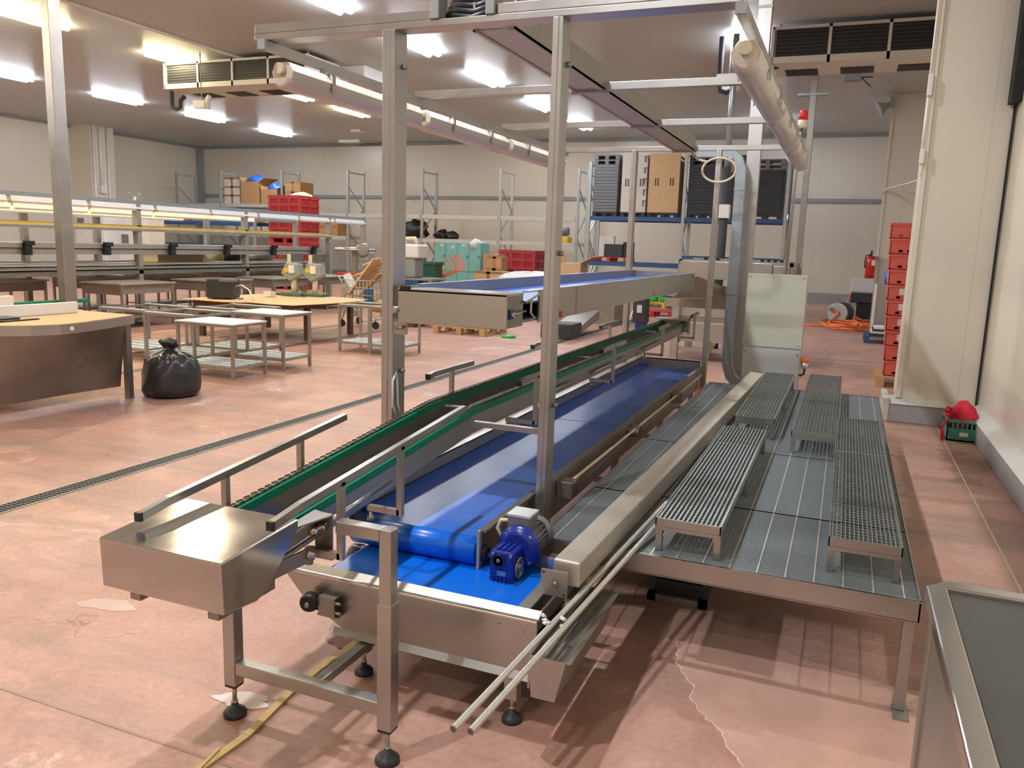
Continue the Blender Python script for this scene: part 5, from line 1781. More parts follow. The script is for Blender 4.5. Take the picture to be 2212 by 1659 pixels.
def carton(x0, x1, y0, y1, z0, z1, label, m_='card', tape=True, flaps=False, group='cartons on the back racking'):
    t = T('carton', label, 'carton', ((x0 + x1) / 2, (y0 + y1) / 2, z0), group)
    bx(x0, x1, y0, y1, z0, z1).build('carton_body', m_, t, bevel=0.006)
    if tape:
        m = MB().box((x0 + x1) / 2 - 0.05, (x0 + x1) / 2 + 0.05, y0 - 0.004, y0, z0, z1)
        n = max(1, int((z1 - z0) / 0.33))
        for k in range(n):
            m.box(x0, x1, y0 - 0.004, y0, z0 + (k + 0.92) * (z1 - z0) / n - 0.02, z0 + (k + 0.92) * (z1 - z0) / n + 0.05)
        m.build('tape', 'tape', t)
    if flaps:
        m = MB()
        m.hexa([(x0, y0, z1), (x0 + 0.02, y0, z1), (x0 + 0.02, y1, z1), (x0, y1, z1)], [(x0 - 0.05, y0, z1 + 0.18), (x0 - 0.03, y0, z1 + 0.18), (x0 - 0.03, y1, z1 + 0.18), (x0 - 0.05, y1, z1 + 0.15)])
        m.hexa([(x1 - 0.02, y0, z1), (x1, y0, z1), (x1, y1, z1), (x1 - 0.02, y1, z1)], [(x1 + 0.28, y0, z1 + 0.16), (x1 + 0.3, y0, z1 + 0.15), (x1 + 0.3, y1, z1 + 0.15), (x1 + 0.28, y1, z1 + 0.16)])
        m.build('flap', m_, t)
    return t


zt_ = 2.97
carton(-24.15, -23.35, FY + 0.1, FY + 1, zt_, 4.0, 'white taped carton stack at the left end of the top shelf', 'cardw')
carton(-23.2, -22.3, FY + 0.0, FY + 0.9, zt_, 3.86, 'large open brown box with blue bags on the top shelf', 'card', False, True)
carton(-22.2, -21.4, FY + 0.0, FY + 0.9, zt_, 3.55, 'smaller open brown box beside the large one on the top shelf', 'card', False, True)
carton(-21.3 + 0.25, -20.3, FY + 0.05, FY + 0.9, 2.66, 3.85, 'crumpled brown carton behind the ladder upright on the top shelf', 'card', True)
solo(lump(MB(), (-22.75, FY + 0.45, 3.9), 0.40, 0.3, 0.22, 2, 16, 9, 0.2, 3.865), 'blue_bag', 'blueb', 'blue plastic bags sticking out of the large open box', 'bag', 'blue bags in the open boxes')
solo(lump(MB(), (-21.8, FY + 0.45, 3.58), 0.3, 0.28, 0.24, 6, 16, 9, 0.2, 3.555), 'blue_bag', 'blueb', 'blue plastic bag in the smaller open box', 'bag', 'blue bags in the open boxes')
zl = 1.79
k = 0
lowl = ['white bundle at the left of the lower shelf', 'second white bundle on the lower shelf', 'white taped carton pair beside the red bin stack', 'white taped carton right of the red bin stack', 'brown carton at the right end of the lower shelf, by the ladder upright']
for (a, b, h_, mm_) in ((-24.1, -23.0, 0.70, 'cardw'), (-22.9, -21.7, 0.68, 'cardw'), (-20.9, -19.7, 0.68, 'cardw'), (-18.9 - 1.0, -18.9, 0.0, 'cardw'), (-19.6, -18.6, 0.70, 'card')):
    if h_:
        carton(a, b, FY + 0.1, FY + 1.0, zl, zl + h_, lowl[k], mm_, True)
    k += 1
for i, (a, b) in enumerate(((-25.9, -24.9), (-24.0, -23.0))):
    carton(a, b, FY + 0.0, FY + 0.9, 0, 0.8, ('left' if i == 0 else 'right') + ' brown carton on the floor under the back racking', 'card')


# pallet bins
def pbin():
    t = T('pallet_bin', 'x', 'pallet bin', (0, 0, 0), 'red plastic pallet bins')
    L_, W_, H_ = 1.2, 1.0, 0.74
    m = MB()
    m.box(0, L_, 0, 0.03, 0.14, H_).box(0, L_, W_ - 0.03, W_, 0.14, H_).box(0, 0.03, 0, W_, 0.14, H_).box(L_ - 0.03, L_, 0, W_, 0.14, H_).box(0, L_, 0, W_, 0.12, 0.16)
    m.build('bin_walls', 'redd', t)
    r = MB()
    for zz in (0.14, 0.40, H_ - 0.10):
        r.box(-0.02, L_ + 0.02, -0.02, 0.0, zz, zz + 0.09).box(L_, L_ + 0.02, -0.02, W_, zz, zz + 0.05)
    for xx in (0, 0.38, 0.78, L_ - 0.04):
        r.box(xx, xx + 0.09, -0.02, 0.0, 0.14, H_)
    for yy in (0, 0.46, W_ - 0.05):
        r.box(L_, L_ + 0.02, yy, yy + 0.05, 0.14, H_)
    r.build('bin_ribs', 'red', t)
    f = MB()
    for xx in (0, 0.53, L_ - 0.14):
        f.box(xx, xx + 0.14, 0, W_, 0, 0.13)
    f.build('bin_feet', 'red', t)
    return t


pbp = pbin()
labs = ['bottom bin of the tall red bin stack', 'second bin from the bottom of the tall red bin stack', 'third bin from the bottom of the tall red bin stack', 'top bin of the tall red bin stack']
for i in range(4):
    loc = (-17.45, 21.6, 0.75 * i)
    if i == 0:
        pbp.location = loc
        pbp['label'] = labs[0]
    else:
        dup(pbp, loc, labs[i])
dup(pbp, (-10.35, 24.0, 0), 'lower of the two red bins near the teal lockers')
dup(pbp, (-10.35, 24.0, 0.75), 'upper of the two red bins near the teal lockers')
solo(lump(MB(), (-16.6, 22.2, 3.0), 0.35, 0.3, 0.12, 8), 'white_sack', 'white', 'white sack lying on top of the tall red bin stack', 'sack')

# teal lockers
lk = T('locker_cabinet', 'teal metal locker cabinet with small doors near the back racking', 'locker', (-10.4, 21.2, 0))
lx0, lx1 = -11.10, -9.62
bx(lx0, lx1, 21.03, 21.6, 0.0, 1.68).build('body', 'teal', lk, bevel=0.01)
nd = 0
for i in range(4):
    for j in range(2):
        a = lx0 + 0.01 + i * (lx1 - lx0 - 0.01) / 4
        b = a + (lx1 - lx0 - 0.01) / 4 - 0.012
        zz = 0.04 + j * 0.82
        d_ = bx(a, b, 21.005, 21.03, zz, zz + 0.80).build('door', 'teal', lk, bevel=0.004)
        bx(b - 0.06, b - 0.035, 20.995, 21.006, zz + 0.38, zz + 0.46).build('handle', 'blackd', d_)
m = MB()
for (a, z_) in ((-10.9, 1.55), (-10.55, 1.5), (-10.2, 1.56)):
    m.box(a, a + 0.09, 20.998, 21.004, z_, z_ + 0.07)
m.build('stickers', 'cardw', lk)
solo(lump(MB(), (-9.85, 21.2, 1.62), 0.2, 0.3, 0.14, 9, 14, 8, 0.25), 'clear_film', 'sheet', 'crumpled clear film on the corner of the teal lockers', 'film')

# things on the far floor
oc = T('salmon_crate', 'tilted salmon plastic crate lying in front of the teal lockers', 'crate', (-10.2, 18.6, 0))
slat_crate(oc, -0.55, 0.55, -0.35, 0.35, 0, 0.4, 'orangep', 9, 0.8)
for c_ in oc.children:
    pass
oc2 = oc
for c_ in list(oc.children):
    c_.data.transform(Matrix.Translation(ORG[oc]))
oc.location = (-9.6, 18.68, 0.76)
oc.rotation_euler = (radians(8), radians(-24), radians(5))
solo(MB().box(-10.1, -9.2, 18.35, 19.0, 0.0, 0.52), 'steel_block', 'ssd', 'dark steel block carrying the tilted salmon crate', 'workbench')
carton(-9.15, -8.35, 19.6, 20.3, 0.0, 0.94, 'square brown carton with taped seam right of the teal lockers', 'cardl', True, group='cartons on the far floor')
carton(-9.50, -9.05, 20.9, 21.5, 0.0, 1.38, 'tall brown box leaning beside the teal lockers', 'card', False, group='cartons on the far floor')
carton(-9.15, -8.72, 20.4, 20.85, 0.0, 1.32, 'white labelled box in front of the leaning brown box', 'card', True, group='cartons on the far floor')
carton(-5.95, -5.45, 17.2, 17.7, 1.0, 1.30, 'open light cardboard box behind the upper conveyor', 'cardl', False, True, group='cartons on the far floor')
solo(MB().box(-6.0, -4.6, 17.1, 18.2, 0.0, 1.0), 'steel_counter', 'ssd', 'dark steel counter under the open light cardboard box', 'counter')
fb = T('film_bales', 'heap of white film bales behind the upper conveyor', 'bale', (-7.0, 18.2, 0))
lump(MB(), (-6.9, 18.2, 0.80), 0.95, 0.45, 0.24, 12, 26, 12, 0.10, 0.0).build('bale_body', 'sheet', fb)
bx(-7.9, -6.0, 17.8, 18.6, 0, 0.6).build('bale_pallet', 'wood', fb)

# wooden pallets on the floor
for i, (x_, y_, r_, lb) in enumerate(((-7.0, 13.25, -0.02, 'light wooden pallet on the floor under the upper conveyor front'), (-8.35, 13.9, 0.05, 'wooden pallet further left behind the front pallet'))):
    t = T('wooden_pallet', lb, 'pallet', (x_, y_, 0))
    pallet(t, x_, y_, 1.05, 1.0, 'wood')
    t.rotation_euler = (0, 0, r_)
solo(bx(-6.45, -6.15, 13.45, 13.75, 0.148, 0.16), 'paper_sheet', 'white', 'white paper sheet lying on the light wooden pallet', 'paper')
solo(bx(-6.2, -5.85, 13.7, 14.0, 0.148, 0.17), 'dark_sheet', 'blackd', 'dark flat sheet lying on the light wooden pallet', 'sheet')
solo(MB().lathe((-5.55, 13.4, 0), (0, 0, 1), [(0.12, 0), (0.14, 0.03), (0.02, 0.05)], 16), 'green_bowl', 'greenp', 'bright green plastic bowl on the floor right of the wooden pallet', 'bowl')
for i, (x_, y_) in enumerate(((-6.0, 19.3), (-4.9, 19.9))):
    t = T('red_pallet', ('nearer' if i == 0 else 'farther') + ' red plastic pallet on the floor under the conveyor', 'pallet', (x_, y_, 0), 'red pallets on the far floor')
    pallet(t, x_, y_, 1.0, 0.8, 'redc')
t = T('yellow_pallet', 'yellow pallet with green canisters far behind the conveyor', 'pallet', (-5.3, 23.4, 0))
pallet(t, -5.45, 23.3, 1.25, 1.0, 'yel2')
gcn = MB().lathe((0, 0, 0), (0, 0, 1), [(0.13, 0), (0.16, 0.03), (0.16, 0.22), (0.08, 0.30)], 16)
for i in range(3):
    g_ = MB().lathe((-5.2 + 0.36 * i, 23.6, 0.146), (0, 0, 1), [(0.13, 0), (0.16, 0.03), (0.16, 0.22), (0.08, 0.30)], 16)
    solo(g_, 'green_canister', 'greenp', ['leftmost', 'middle', 'rightmost'][i] + ' of the three round green canisters on the yellow pallet', 'canister', 'green canisters')
cv = T('floor_machine', 'small dark inclined machine with yellow label lying under the upper conveyor', 'machine', (-4.6, 14.8, 0))
MB().prism([(13.9, 0.1), (15.6, 0.42), (15.6, 0.24), (13.9, 0.0)], 0, -5.0, -4.5).build('ramp', 'ssd', cv)
bx(-5.05, -4.45, 13.7, 14.3, 0.0, 0.28).build('motor_box', 'blackd', cv, bevel=0.02)

# ---- trolley, machines near the front left post
tr = T('shopping_trolley', 'wire shopping trolley with red handle full of cardboard', 'trolley', (-8.6, 13.4, 0))
x0, x1, y0, y1 = -8.95, -8.1, 13.1, 13.7
m = MB()
for k in range(11):
    f_ = k / 10
    xx = x0 + 0.05 + (x1 - x0 - 0.05) * f_
    m.tube([(xx, y0, 0.48 + 0.05 * f_), (xx, y0, 0.92 - 0.05 * f_)], 0.006, 5)
    m.tube([(xx, y1, 0.48 + 0.05 * f_), (xx, y1, 0.92 - 0.05 * f_)], 0.006, 5)
for z_ in (0.5, 0.62, 0.76, 0.9):
    m.tube([(x0 + 0.05, y0, z_), (x1, y0, z_), (x1, y1, z_), (x0 + 0.05, y1, z_), (x0 + 0.05, y0, z_)], 0.008, 5)
m.build('basket', 'rackg', tr)
MB().tube([(x0 - 0.05, y0 - 0.02, 1.0), (x0 - 0.05, y1 + 0.02, 1.0)], 0.022, 8).build('handle', 'rede', tr)
m = MB()
for yy in (y0, y1):
    m.tube([(x0 - 0.05, yy, 1.0), (x0 + 0.05, yy, 0.85), (x0 + 0.15, yy, 0.40), (x0 + 0.05, yy, 0.14)], 0.013, 6)
    m.tube([(x0 + 0.15, yy, 0.40), (x1 - 0.05, yy, 0.22), (x1 - 0.05, yy, 0.14)], 0.013, 6)
    m.build('side_frame', 'rackg', tr)
    m = MB()
for (xx, yy) in ((x0 + 0.05, y0), (x0 + 0.05, y1), (x1 - 0.05, y0), (x1 - 0.05, y1)):
    MB().lathe((xx, yy - 0.015, 0.07), (0, 1, 0), [(0.07, 0), (0.07, 0.03)], 16).build('wheel', 'rubber', tr)
tc_ = T('folded_cardboard', 'crumpled brown cardboard pieces heaped in the trolley', 'cardboard', (-8.5, 13.4, 0.55))
MB().bar((-8.75, 13.3, 0.62), (-8.30, 13.45, 1.28), 0.5, 0.03, up=(0.8, 0, -0.6)).build('sheet', 'cardl', tc_)
MB().bar((-8.55, 13.25, 0.62), (-8.15, 13.3, 1.05), 0.35, 0.03, up=(0.7, 0.2, -0.6)).build('sheet', 'card', tc_)
MB().bar((-8.9, 13.5, 0.95), (-8.3, 13.5, 1.15), 0.2, 0.03).build('sheet', 'cardl', tc_)
MB().bar((-8.9, 13.25, 1.0), (-8.62, 13.2, 0.62), 0.16, 0.02, up=(0.6, -0.5, 0.4)).build('sheet', 'cardw', tc_)
MB().bar((-8.55, 13.35, 1.18), (-8.25, 13.4, 1.32), 0.22, 0.03).build('sheet', 'cardl', tc_)
tb = T('trolley_papers', 'blue and white papers with a yellow bag in the lower trolley', 'paper', (-8.5, 13.4, 0.2))
bx(-8.65, -8.40, 13.12, 13.14, 0.50, 0.72).build('white_paper', 'white', tb)
bx(-8.40, -8.22, 13.10, 13.12, 0.50, 0.75).build('blue_paper', 'blued', tb)
lump(MB(), (-8.3, 13.4, 0.42), 0.2, 0.2, 0.12, 3).build('yellow_bag', 'yel2', tb)
ob = T('mustard_box', 'mustard yellow box on a small base behind the front left gantry post', 'box', (-8.0, 14.0, 0))
bx(-8.2, -7.75, 13.85, 14.3, 0.14, 0.48).build('box_body', 'cardl', ob, bevel=0.03)
bx(-8.2, -7.75, 13.85, 14.3, 0.0, 0.14).build('box_base', 'woodd', ob)
mc = T('bench_machine', 'cream and grey slicing machine on a steel bench behind the gantry post', 'machine', (-8.0, 15.6, 0))
bx(-9.5, -8.2, 15.4, 16.1, 0.84, 0.88).build('bench_top', 'ssw', mc)
for (xx, yy) in ((-9.45, 15.45), (-8.25, 15.45), (-9.45, 16.05), (-8.25, 16.05)):
    bx(xx - 0.03, xx + 0.03, yy - 0.03, yy + 0.03, 0, 0.84).build('leg', 'ssw', mc)
bx(-8.98, -8.66, 15.5, 15.9, 0.88, 1.30).build('machine_base', 'magl', mc, bevel=0.03)
bx(-9.1, -8.55, 15.45, 15.9, 1.30, 1.60).build('machine_head', 'white', mc, bevel=0.04)
MB().tube([(-8.95, 15.6, 1.60), (-8.95, 15.6, 1.72), (-8.72, 15.6, 1.73), (-8.65, 15.6, 1.60)], 0.04, 10).build('machine_handle', 'cream', mc)
mc2 = T('meat_slicer', 'steel disc slicer with round blade on the racking left of the gantry post', 'machine', (-9.6, 15.2, 0))
MB().lathe((-9.98, 15.2, 1.42), (0, 0, 1), [(0.45, 0), (0.47, 0.03), (0.42, 0.06), (0.1, 0.08)], 26).build('disc', 'ssp', mc2)
bx(-10.03, -9.93, 15.15, 15.25, 0, 1.42).build('column', 'ssw', mc2)
MB().lathe((-9.62, 14.95, 1.46), (0.4, -1, 0), [(0.13, 0), (0.15, 0.03), (0.12, 0.05)], 22).build('blade', 'ssp', mc2)
bx(-9.75, -9.5, 14.97, 15.25, 1.2, 1.41).build('motor_housing', 'magl', mc2, bevel=0.03)
solo(MB().box(-9.72, -9.38, 17.8, 18.2, 0, 1.12).box(-9.75, -9.35, 17.77, 18.23, 1.1, 1.18), 'wheelie_bin', 'gbin', 'dark green bin between the machine bench and the teal lockers', 'bin', bevel=0.01)
solo(MB().box(-10.25, -9.8, 17.7, 18.15, 0, 1.55), 'blue_cabinet', 'blued', 'dark blue cabinet behind the slicing machine', 'cabinet', bevel=0.02)
bh = T('black_equipment', 'black equipment heaped on the lower pale shelf behind the machines', 'equipment', (-15.0, FY + 0.4, 1.79))
for k, (xx, zz, r_) in enumerate(((-15.7 + 0.0, 2.0, 0.25), (-15.3, 2.1, 0.35), (-14.2, 1.92, 0.2), (-13.8, 1.9, 0.18))):
    lump(MB(), (xx, FY + 0.5, zz), r_ * 1.4, 0.3, r_, k, 14, 8, 0.25, 1.80).build('lump', 'black', bh)
dv = T('pump_device', 'small grey pump on a yellow base on the lower pale shelf', 'pump', (-9.3, FY + 0.3, 1.79))
bx(-9.9, -9.1, FY + 0.1, FY + 0.6, 1.79, 1.98).build('base', 'yel2', dv)
MB().tube([(-9.8, FY + 0.3, 2.15), (-9.15, FY + 0.3, 2.17)], 0.15, 14).build('pump_body', 'motor', dv)

# ================================================================== LEFT FOREGROUND: steel table, bag, frame tables
lt = T('curved_steel_table', 'steel table with pale board top and curved front at the left edge', 'table', (-7.4, 5.0, 0))
ZT = 0.845
edge = [(-6.56, 6.02), (-6.42, 5.6), (-6.32, 5.2), (-6.30, 4.98), (-6.40, 4.78), (-6.56, 4.62), (-6.90, 4.35)]
poly = edge + [(-8.6, 4.35), (-8.6, 6.02)]
MB().prism(poly, 2, ZT - 0.02, ZT).build('table_top', 'cardl', lt)
m = MB()
ed2 = edge
for a, b in zip(ed2, ed2[1:]):
    m.hexa([(a[0] - 0.01, a[1], ZT - 0.09), (a[0] + 0.012, a[1], ZT - 0.09), (b[0] + 0.012, b[1], ZT - 0.09), (b[0] - 0.01, b[1], ZT - 0.09)],
           [(a[0] - 0.01, a[1], ZT - 0.005), (a[0] + 0.012, a[1], ZT - 0.005), (b[0] + 0.012, b[1], ZT - 0.005), (b[0] - 0.01, b[1], ZT - 0.005)])
m.box(-8.6, -6.56, 6.01, 6.03, ZT - 0.09, ZT - 0.005)
m.build('edge_band', 'ssw', lt)
m = MB()
tp_ = [(-6.55, 5.90), (-6.43, 5.35), (-6.37, 5.0), (-6.45, 4.80), (-6.60, 4.66), (-6.93, 4.40)]
bt_ = [(-6.76, 6.00), (-6.82, 5.40), (-6.82, 5.0), (-6.86, 4.80), (-6.92, 4.66), (-7.10, 4.45)]


def crv(pts, f):
    q = f * (len(pts) - 1)
    k = min(int(q), len(pts) - 2)
    u_ = q - k
    p0, p1, p2, p3 = pts[max(k - 1, 0)], pts[k], pts[k + 1], pts[min(k + 2, len(pts) - 1)]
    return tuple(0.5 * (2 * p1[c] + (p2[c] - p0[c]) * u_ + (2 * p0[c] - 5 * p1[c] + 4 * p2[c] - p3[c]) * u_ ** 2 + (3 * p1[c] - p0[c] - 3 * p2[c] + p3[c]) * u_ ** 3) for c in (0, 1))


for off, sm__ in ((0.0, True), (0.02, True)):
    vs, fs = [], []
    for iu in range(25):
        b_, t_ = crv(bt_, iu / 24), crv(tp_, iu / 24)
        for iv in range(9):
            g_ = iv / 8
            vs.append((b_[0] + (t_[0] - b_[0]) * g_ - off, b_[1] + (t_[1] - b_[1]) * g_, 0.10 + (ZT - 0.07 - 0.10) * g_))
    for iu in range(24):
        for iv in range(8):
            q = iu * 9 + iv
            fs.append((q, q + 9, q + 10, q + 1))
    m.add(vs, fs, True)
m.build('side_panel', 'ssd', lt)
for (xx, yy) in ((-6.60, 5.96), (-8.55, 5.96), (-8.55, 4.45), (-7.3, 4.45)):
    bx(xx - 0.03, xx + 0.03, yy - 0.03, yy + 0.03, 0, ZT - 0.02).build('leg', 'ssd', lt)
MB().lathe((-6.30, 5.1, ZT - 0.045), (1, 0, 0), [(0.02, 0), (0.02, 0.008)], 14).build('round_knob', 'white', lt)
solo(bx(-7.14, -7.09, 4.5, 5.83, ZT + 0.001, ZT + 0.11), 'cutting_board', 'white', 'front white cutting board standing on edge on the curved steel table', 'cutting board', 'white boards on the curved table', bevel=0.006)
solo(bx(-7.75, -7.70, 4.5, 5.6, ZT + 0.001, ZT + 0.15), 'cutting_board', 'white', 'rear white cutting board standing on edge on the curved steel table', 'cutting board', 'white boards on the curved table', bevel=0.006)
kr = T('tool_roll', 'dark folded tool roll lying on the pale table top at the left edge', 'tool roll', (-6.9, 4.75, ZT))
bx(-7.02, -6.83, 4.45, 5.02, ZT + 0.001, ZT + 0.03).build('roll', 'blackd', kr, bevel=0.01)
bx(-6.82, -6.76, 4.5, 5.15, ZT + 0.001, ZT + 0.012).build('ruler', 'black', kr)

gb = T('rubbish_bag', 'full black rubbish bag tied at the top, standing on the floor', 'rubbish bag', (-6.35, 6.3, 0))
m = MB()
n, kk = 48, 26
rnd = random.Random(5)
prof = [(0.0, 0.0), (0.20, 0.0), (0.245, 0.02), (0.27, 0.08), (0.268, 0.16), (0.26, 0.26), (0.235, 0.36), (0.185, 0.425), (0.12, 0.455), (0.065, 0.475), (0.045, 0.50), (0.055, 0.52), (0.075, 0.56), (0.06, 0.58), (0.0, 0.57)]
vs, fs = [], []
R_ = []
for i in range(len(prof) - 1):
    for s_ in range(3):
        f_ = s_ / 3
        R_.append((prof[i][0] * (1 - f_) + prof[i + 1][0] * f_, prof[i][1] * (1 - f_) + prof[i + 1][1] * f_))
R_.append(prof[-1])
for i, (r_, z_) in enumerate(R_):
    for j in range(n):
        a = 2 * pi * j / n
        wv = 1 + 0.018 * sin(5 * a + z_ * 9) + 0.02 * sin(8 * a - z_ * 14) + 0.014 * sin(13 * a + 3 * sin(z_ * 20)) + (0.10 * sin(11 * a + z_ * 6) if z_ > 0.36 else 0) + (0.15 * sin(7 * a) if z_ > 0.5 else 0)
        lx_ = 0.02 * sin(z_ * 7)
        vs.append((-6.39 + r_ * wv * cos(a) * 1.09 + lx_, 6.3 + r_ * wv * sin(a) * 1.05, max(0, z_ + (0.01 * sin(9 * a + 2) if 0.3 < z_ < 0.45 else 0))))
for i in range(len(R_) - 1):
    for j in range(n):
        fs.append((i * n + j, i * n + (j + 1) % n, (i + 1) * n + (j + 1) % n, (i + 1) * n + j))
m.add(vs, fs, True)
m.build('bag_body', 'bag', gb)
lump(MB(), (-6.36, 6.3, 0.545), 0.075, 0.05, 0.045, 14, 16, 9, 0.35).build('knot', 'bag', gb)


def frame_table(x0, x1, y0, y1, h, label, plate, slats=4, group='low steel frame tables'):
    t = T('frame_table', label, 'table', ((x0 + x1) / 2, (y0 + y1) / 2, 0), group)
    for (xx, yy) in ((x0, y0), (x1, y0), (x0, y1), (x1, y1)):
        bx(xx - 0.016, xx + 0.016, yy - 0.016, yy + 0.016, 0, h).build('leg', 'ssw', t)
    for z_ in (h - 0.03, 0.12):
        m = MB()
        m.box(x0, x1, y0 - 0.014, y0 + 0.014, z_, z_ + 0.028).box(x0, x1, y1 - 0.014, y1 + 0.014, z_, z_ + 0.028)
        m.box(x0 - 0.014, x0 + 0.014, y0, y1, z_, z_ + 0.028).box(x1 - 0.014, x1 + 0.014, y0, y1, z_, z_ + 0.028)
        m.build('top_frame' if z_ > 0.3 else 'shelf_frame', 'ssw', t)
    if plate:
        bx(x0 - 0.02, x1 + 0.03, y0 - 0.03, y1 + 0.02, h, h + 0.012).build('top_plate', 'plate', t)
    else:
        bx(x0, x1, y0 - 0.02, y0 + 0.05, h, h + 0.01).build('top_slat', 'slat', t)
        bx(x0, x1, y1 - 0.06, y1 + 0.01, h, h + 0.01).build('top_slat', 'slat', t)
    for k in range(slats):
        a = y0 + (y1 - y0) * (k + 0.1) / slats
        b = y0 + (y1 - y0) * (k + 0.85) / slats
        bx(x0, x1, a, b, 0.148, 0.158).build('shelf_slat', 'slat', t)
    return t


frame_table(-7.28, -6.47, 7.32, 7.88, 0.64, 'front low frame table with white plate on top, next to the rubbish bag', True)
frame_table(-7.18, -6.43, 8.18, 8.72, 0.70, 'low frame table with white plate, behind and right of the front one', True)
frame_table(-8.25, -7.45, 7.75, 8.45, 0.66, 'open low frame table left of the plated ones', False)
frame_table(-9.2, -8.4, 7.9, 8.7, 0.66, 'leftmost open low frame table behind the rubbish bag', False)
frame_table(-8.2, -7.35, 8.6, 9.3, 0.68, 'open low frame table behind the white plated tables', False)
frame_table(-6.94, -6.42, 10.15, 10.72, 0.70, 'left of the two narrow frame tables beside the front left gantry post', False, 3)
frame_table(-6.38, -5.87, 10.12, 10.67, 0.70, 'right of the two narrow frame tables beside the front left gantry post', False, 3)

# cardboard topped table with printer
ct = T('cardboard_table', 'dark table covered with cardboard sheets carrying the black printer', 'table', (-9, 11.2, 0))
bx(-9.95, -7.95, 10.35, 12.2, 0.56, 0.60).build('table_top', 'woodd', ct)
for (xx, yy) in ((-9.85, 10.45), (-8.08, 10.9), (-9.85, 12.1), (-8.05, 12.1)):
    bx(xx - 0.04, xx + 0.04, yy - 0.04, yy + 0.04, 0, 0.56).build('leg', 'woodd', ct)
bx(-9.95, -7.95, 10.36, 10.4, 0.44, 0.56).build('apron', 'woodd', ct)
cs = T('cardboard_sheets', 'two torn light cardboard sheets lying over the dark table', 'cardboard', (-9, 11.2, 0.6))
MB().prism([(-10.1, 10.25), (-9.2, 10.2), (-8.6, 10.45), (-8.45, 11.0), (-8.7, 12.0), (-10.05, 12.1)], 2, 0.603, 0.612).build('sheet', 'cardl', cs)
MB().prism([(-8.9, 10.35), (-8.3, 10.25), (-7.9, 10.3), (-7.75, 10.9), (-7.65, 11.6), (-7.8, 12.3), (-8.9, 12.4)], 2, 0.613, 0.621).build('sheet', 'cardl', cs)
bp_ = T('label_printer', 'black box-shaped printer with grey top flap on the cardboard table', 'printer', (-9.6, 10.75, 0.62))
q = MB()
rzp = Matrix.Rotation(0.36, 4, 'Z')


def rb_(mb, x0, x1, y0, y1, z0, z1, c=(-9.62, 10.72), a=0.36):
    t_ = MB().box(x0, x1, y0, y1, z0, z1)
    mb.add([(c[0] + v[0] * cos(a) - v[1] * sin(a), c[1] + v[0] * sin(a) + v[1] * cos(a), v[2]) for v in t_.v], t_.f)
    return mb


rb_(MB(), -0.22, 0.20, -0.2, 0.2, 0.625, 0.945).build('body', 'blackd', bp_, bevel=0.02)
rb_(MB(), 0.0, 0.205, -0.21, 0.1, 0.90, 0.955).build('top_flap', 'motor', bp_, bevel=0.01)
MB().tube([(-9.42, 10.76, 0.82), (-9.3, 10.78, 0.85), (-9.12, 10.75, 0.78), (-9.0, 10.7, 0.63)], 0.012, 8).build('white_cable', 'white', bp_)
MB().tube([(-9.42, 10.65, 0.70), (-9.2, 10.55, 0.66), (-9.1, 10.5, 0.64), (-9.05, 10.52, 0.66)], 0.009, 8).build('black_cable', 'black', bp_)
for i, (x_, y_) in enumerate(((-9.5 + 0.25, 12.1), (-8.86, 12.2))):
    t = T('weighing_head', ['left', 'right'][i] + ' grey indicator head on a cream column behind the black printer', 'scale', (x_, y_, 0.62), 'scale heads on the cardboard table')
    MB().tube([(x_, y_, 0.622), (x_, y_, 1.0)], 0.05, 12).build('column', 'cream', t)
    bx(x_ - 0.22, x_ + 0.22, y_ - 0.12, y_ + 0.15, 0.622, 0.68).build('scale_base', 'green2', t, bevel=0.01)
    MB().prism([(x_ - 0.22, 1.02), (x_ - 0.02, 0.88), (x_ + 0.20, 1.0), (x_ + 0.14, 1.20), (x_ - 0.10, 1.22)], 1, y_ - 0.1, y_ + 0.08).build('head', 'magl', t, bevel=0.02)
    bx(x_ - 0.02, x_ + 0.10, y_ - 0.13, y_ - 0.1, 1.03, 1.17).build('label_sheet', 'white', t)
    MB().lathe((x_ - 0.08, y_ - 0.10, 1.08), (0, -1, 0), [(0.045, 0), (0.045, 0.02)], 12).build('yellow_knob', 'yel2', t)
    bx(x_ - 0.11, x_ - 0.03, y_ - 0.04, y_ + 0.04, 1.2, 1.36).build('top_neck', 'cream', t)
    bx(x_ - 0.02, x_ + 0.22, y_ - 0.04, y_ + 0.0, 1.24, 1.38).build('display', 'glassb', t)
solo(bx(-9.45, -9.3, 11.5, 11.65, 0.622, 0.71), 'white_carton', 'white', 'small white carton on the cardboard table near the scale heads', 'carton')

# ================================================================== SORTING LINE
LX = -12.6
sl = T('sorting_line', 'long sorting line frame with stacked conveyor decks and lamp rail along the left', 'sorting line', (-13.3, 14, 0))
for yy in (7.2, 11.75, 14.75, 17.95, 19.6):
    bx(LX - 0.06, LX + 0.06, yy - 0.05, yy + 0.05, 0, 2.20).build('post', 'sorf', sl)
for yy in (8.0, 10.7, 12.3, 15.4, 18.8):
    bx(-14.36, -14.24, yy - 0.05, yy + 0.05, 0, 2.12).build('post', 'sorf', sl)
bx(LX - 0.04, LX + 0.04, 5.5, 19.6, 2.19, 2.26).build('top_rail', 'galv', sl)
bx(-14.34, -14.26, 5.5, 18.9, 2.06, 2.12).build('top_rail', 'galv', sl)
for yy in (7.0, 9.5, 12.0, 14.5, 17.0):
    bx(-14.3, LX, yy, yy + 0.05, 2.12, 2.17).build('cross_tie', 'sorf', sl)
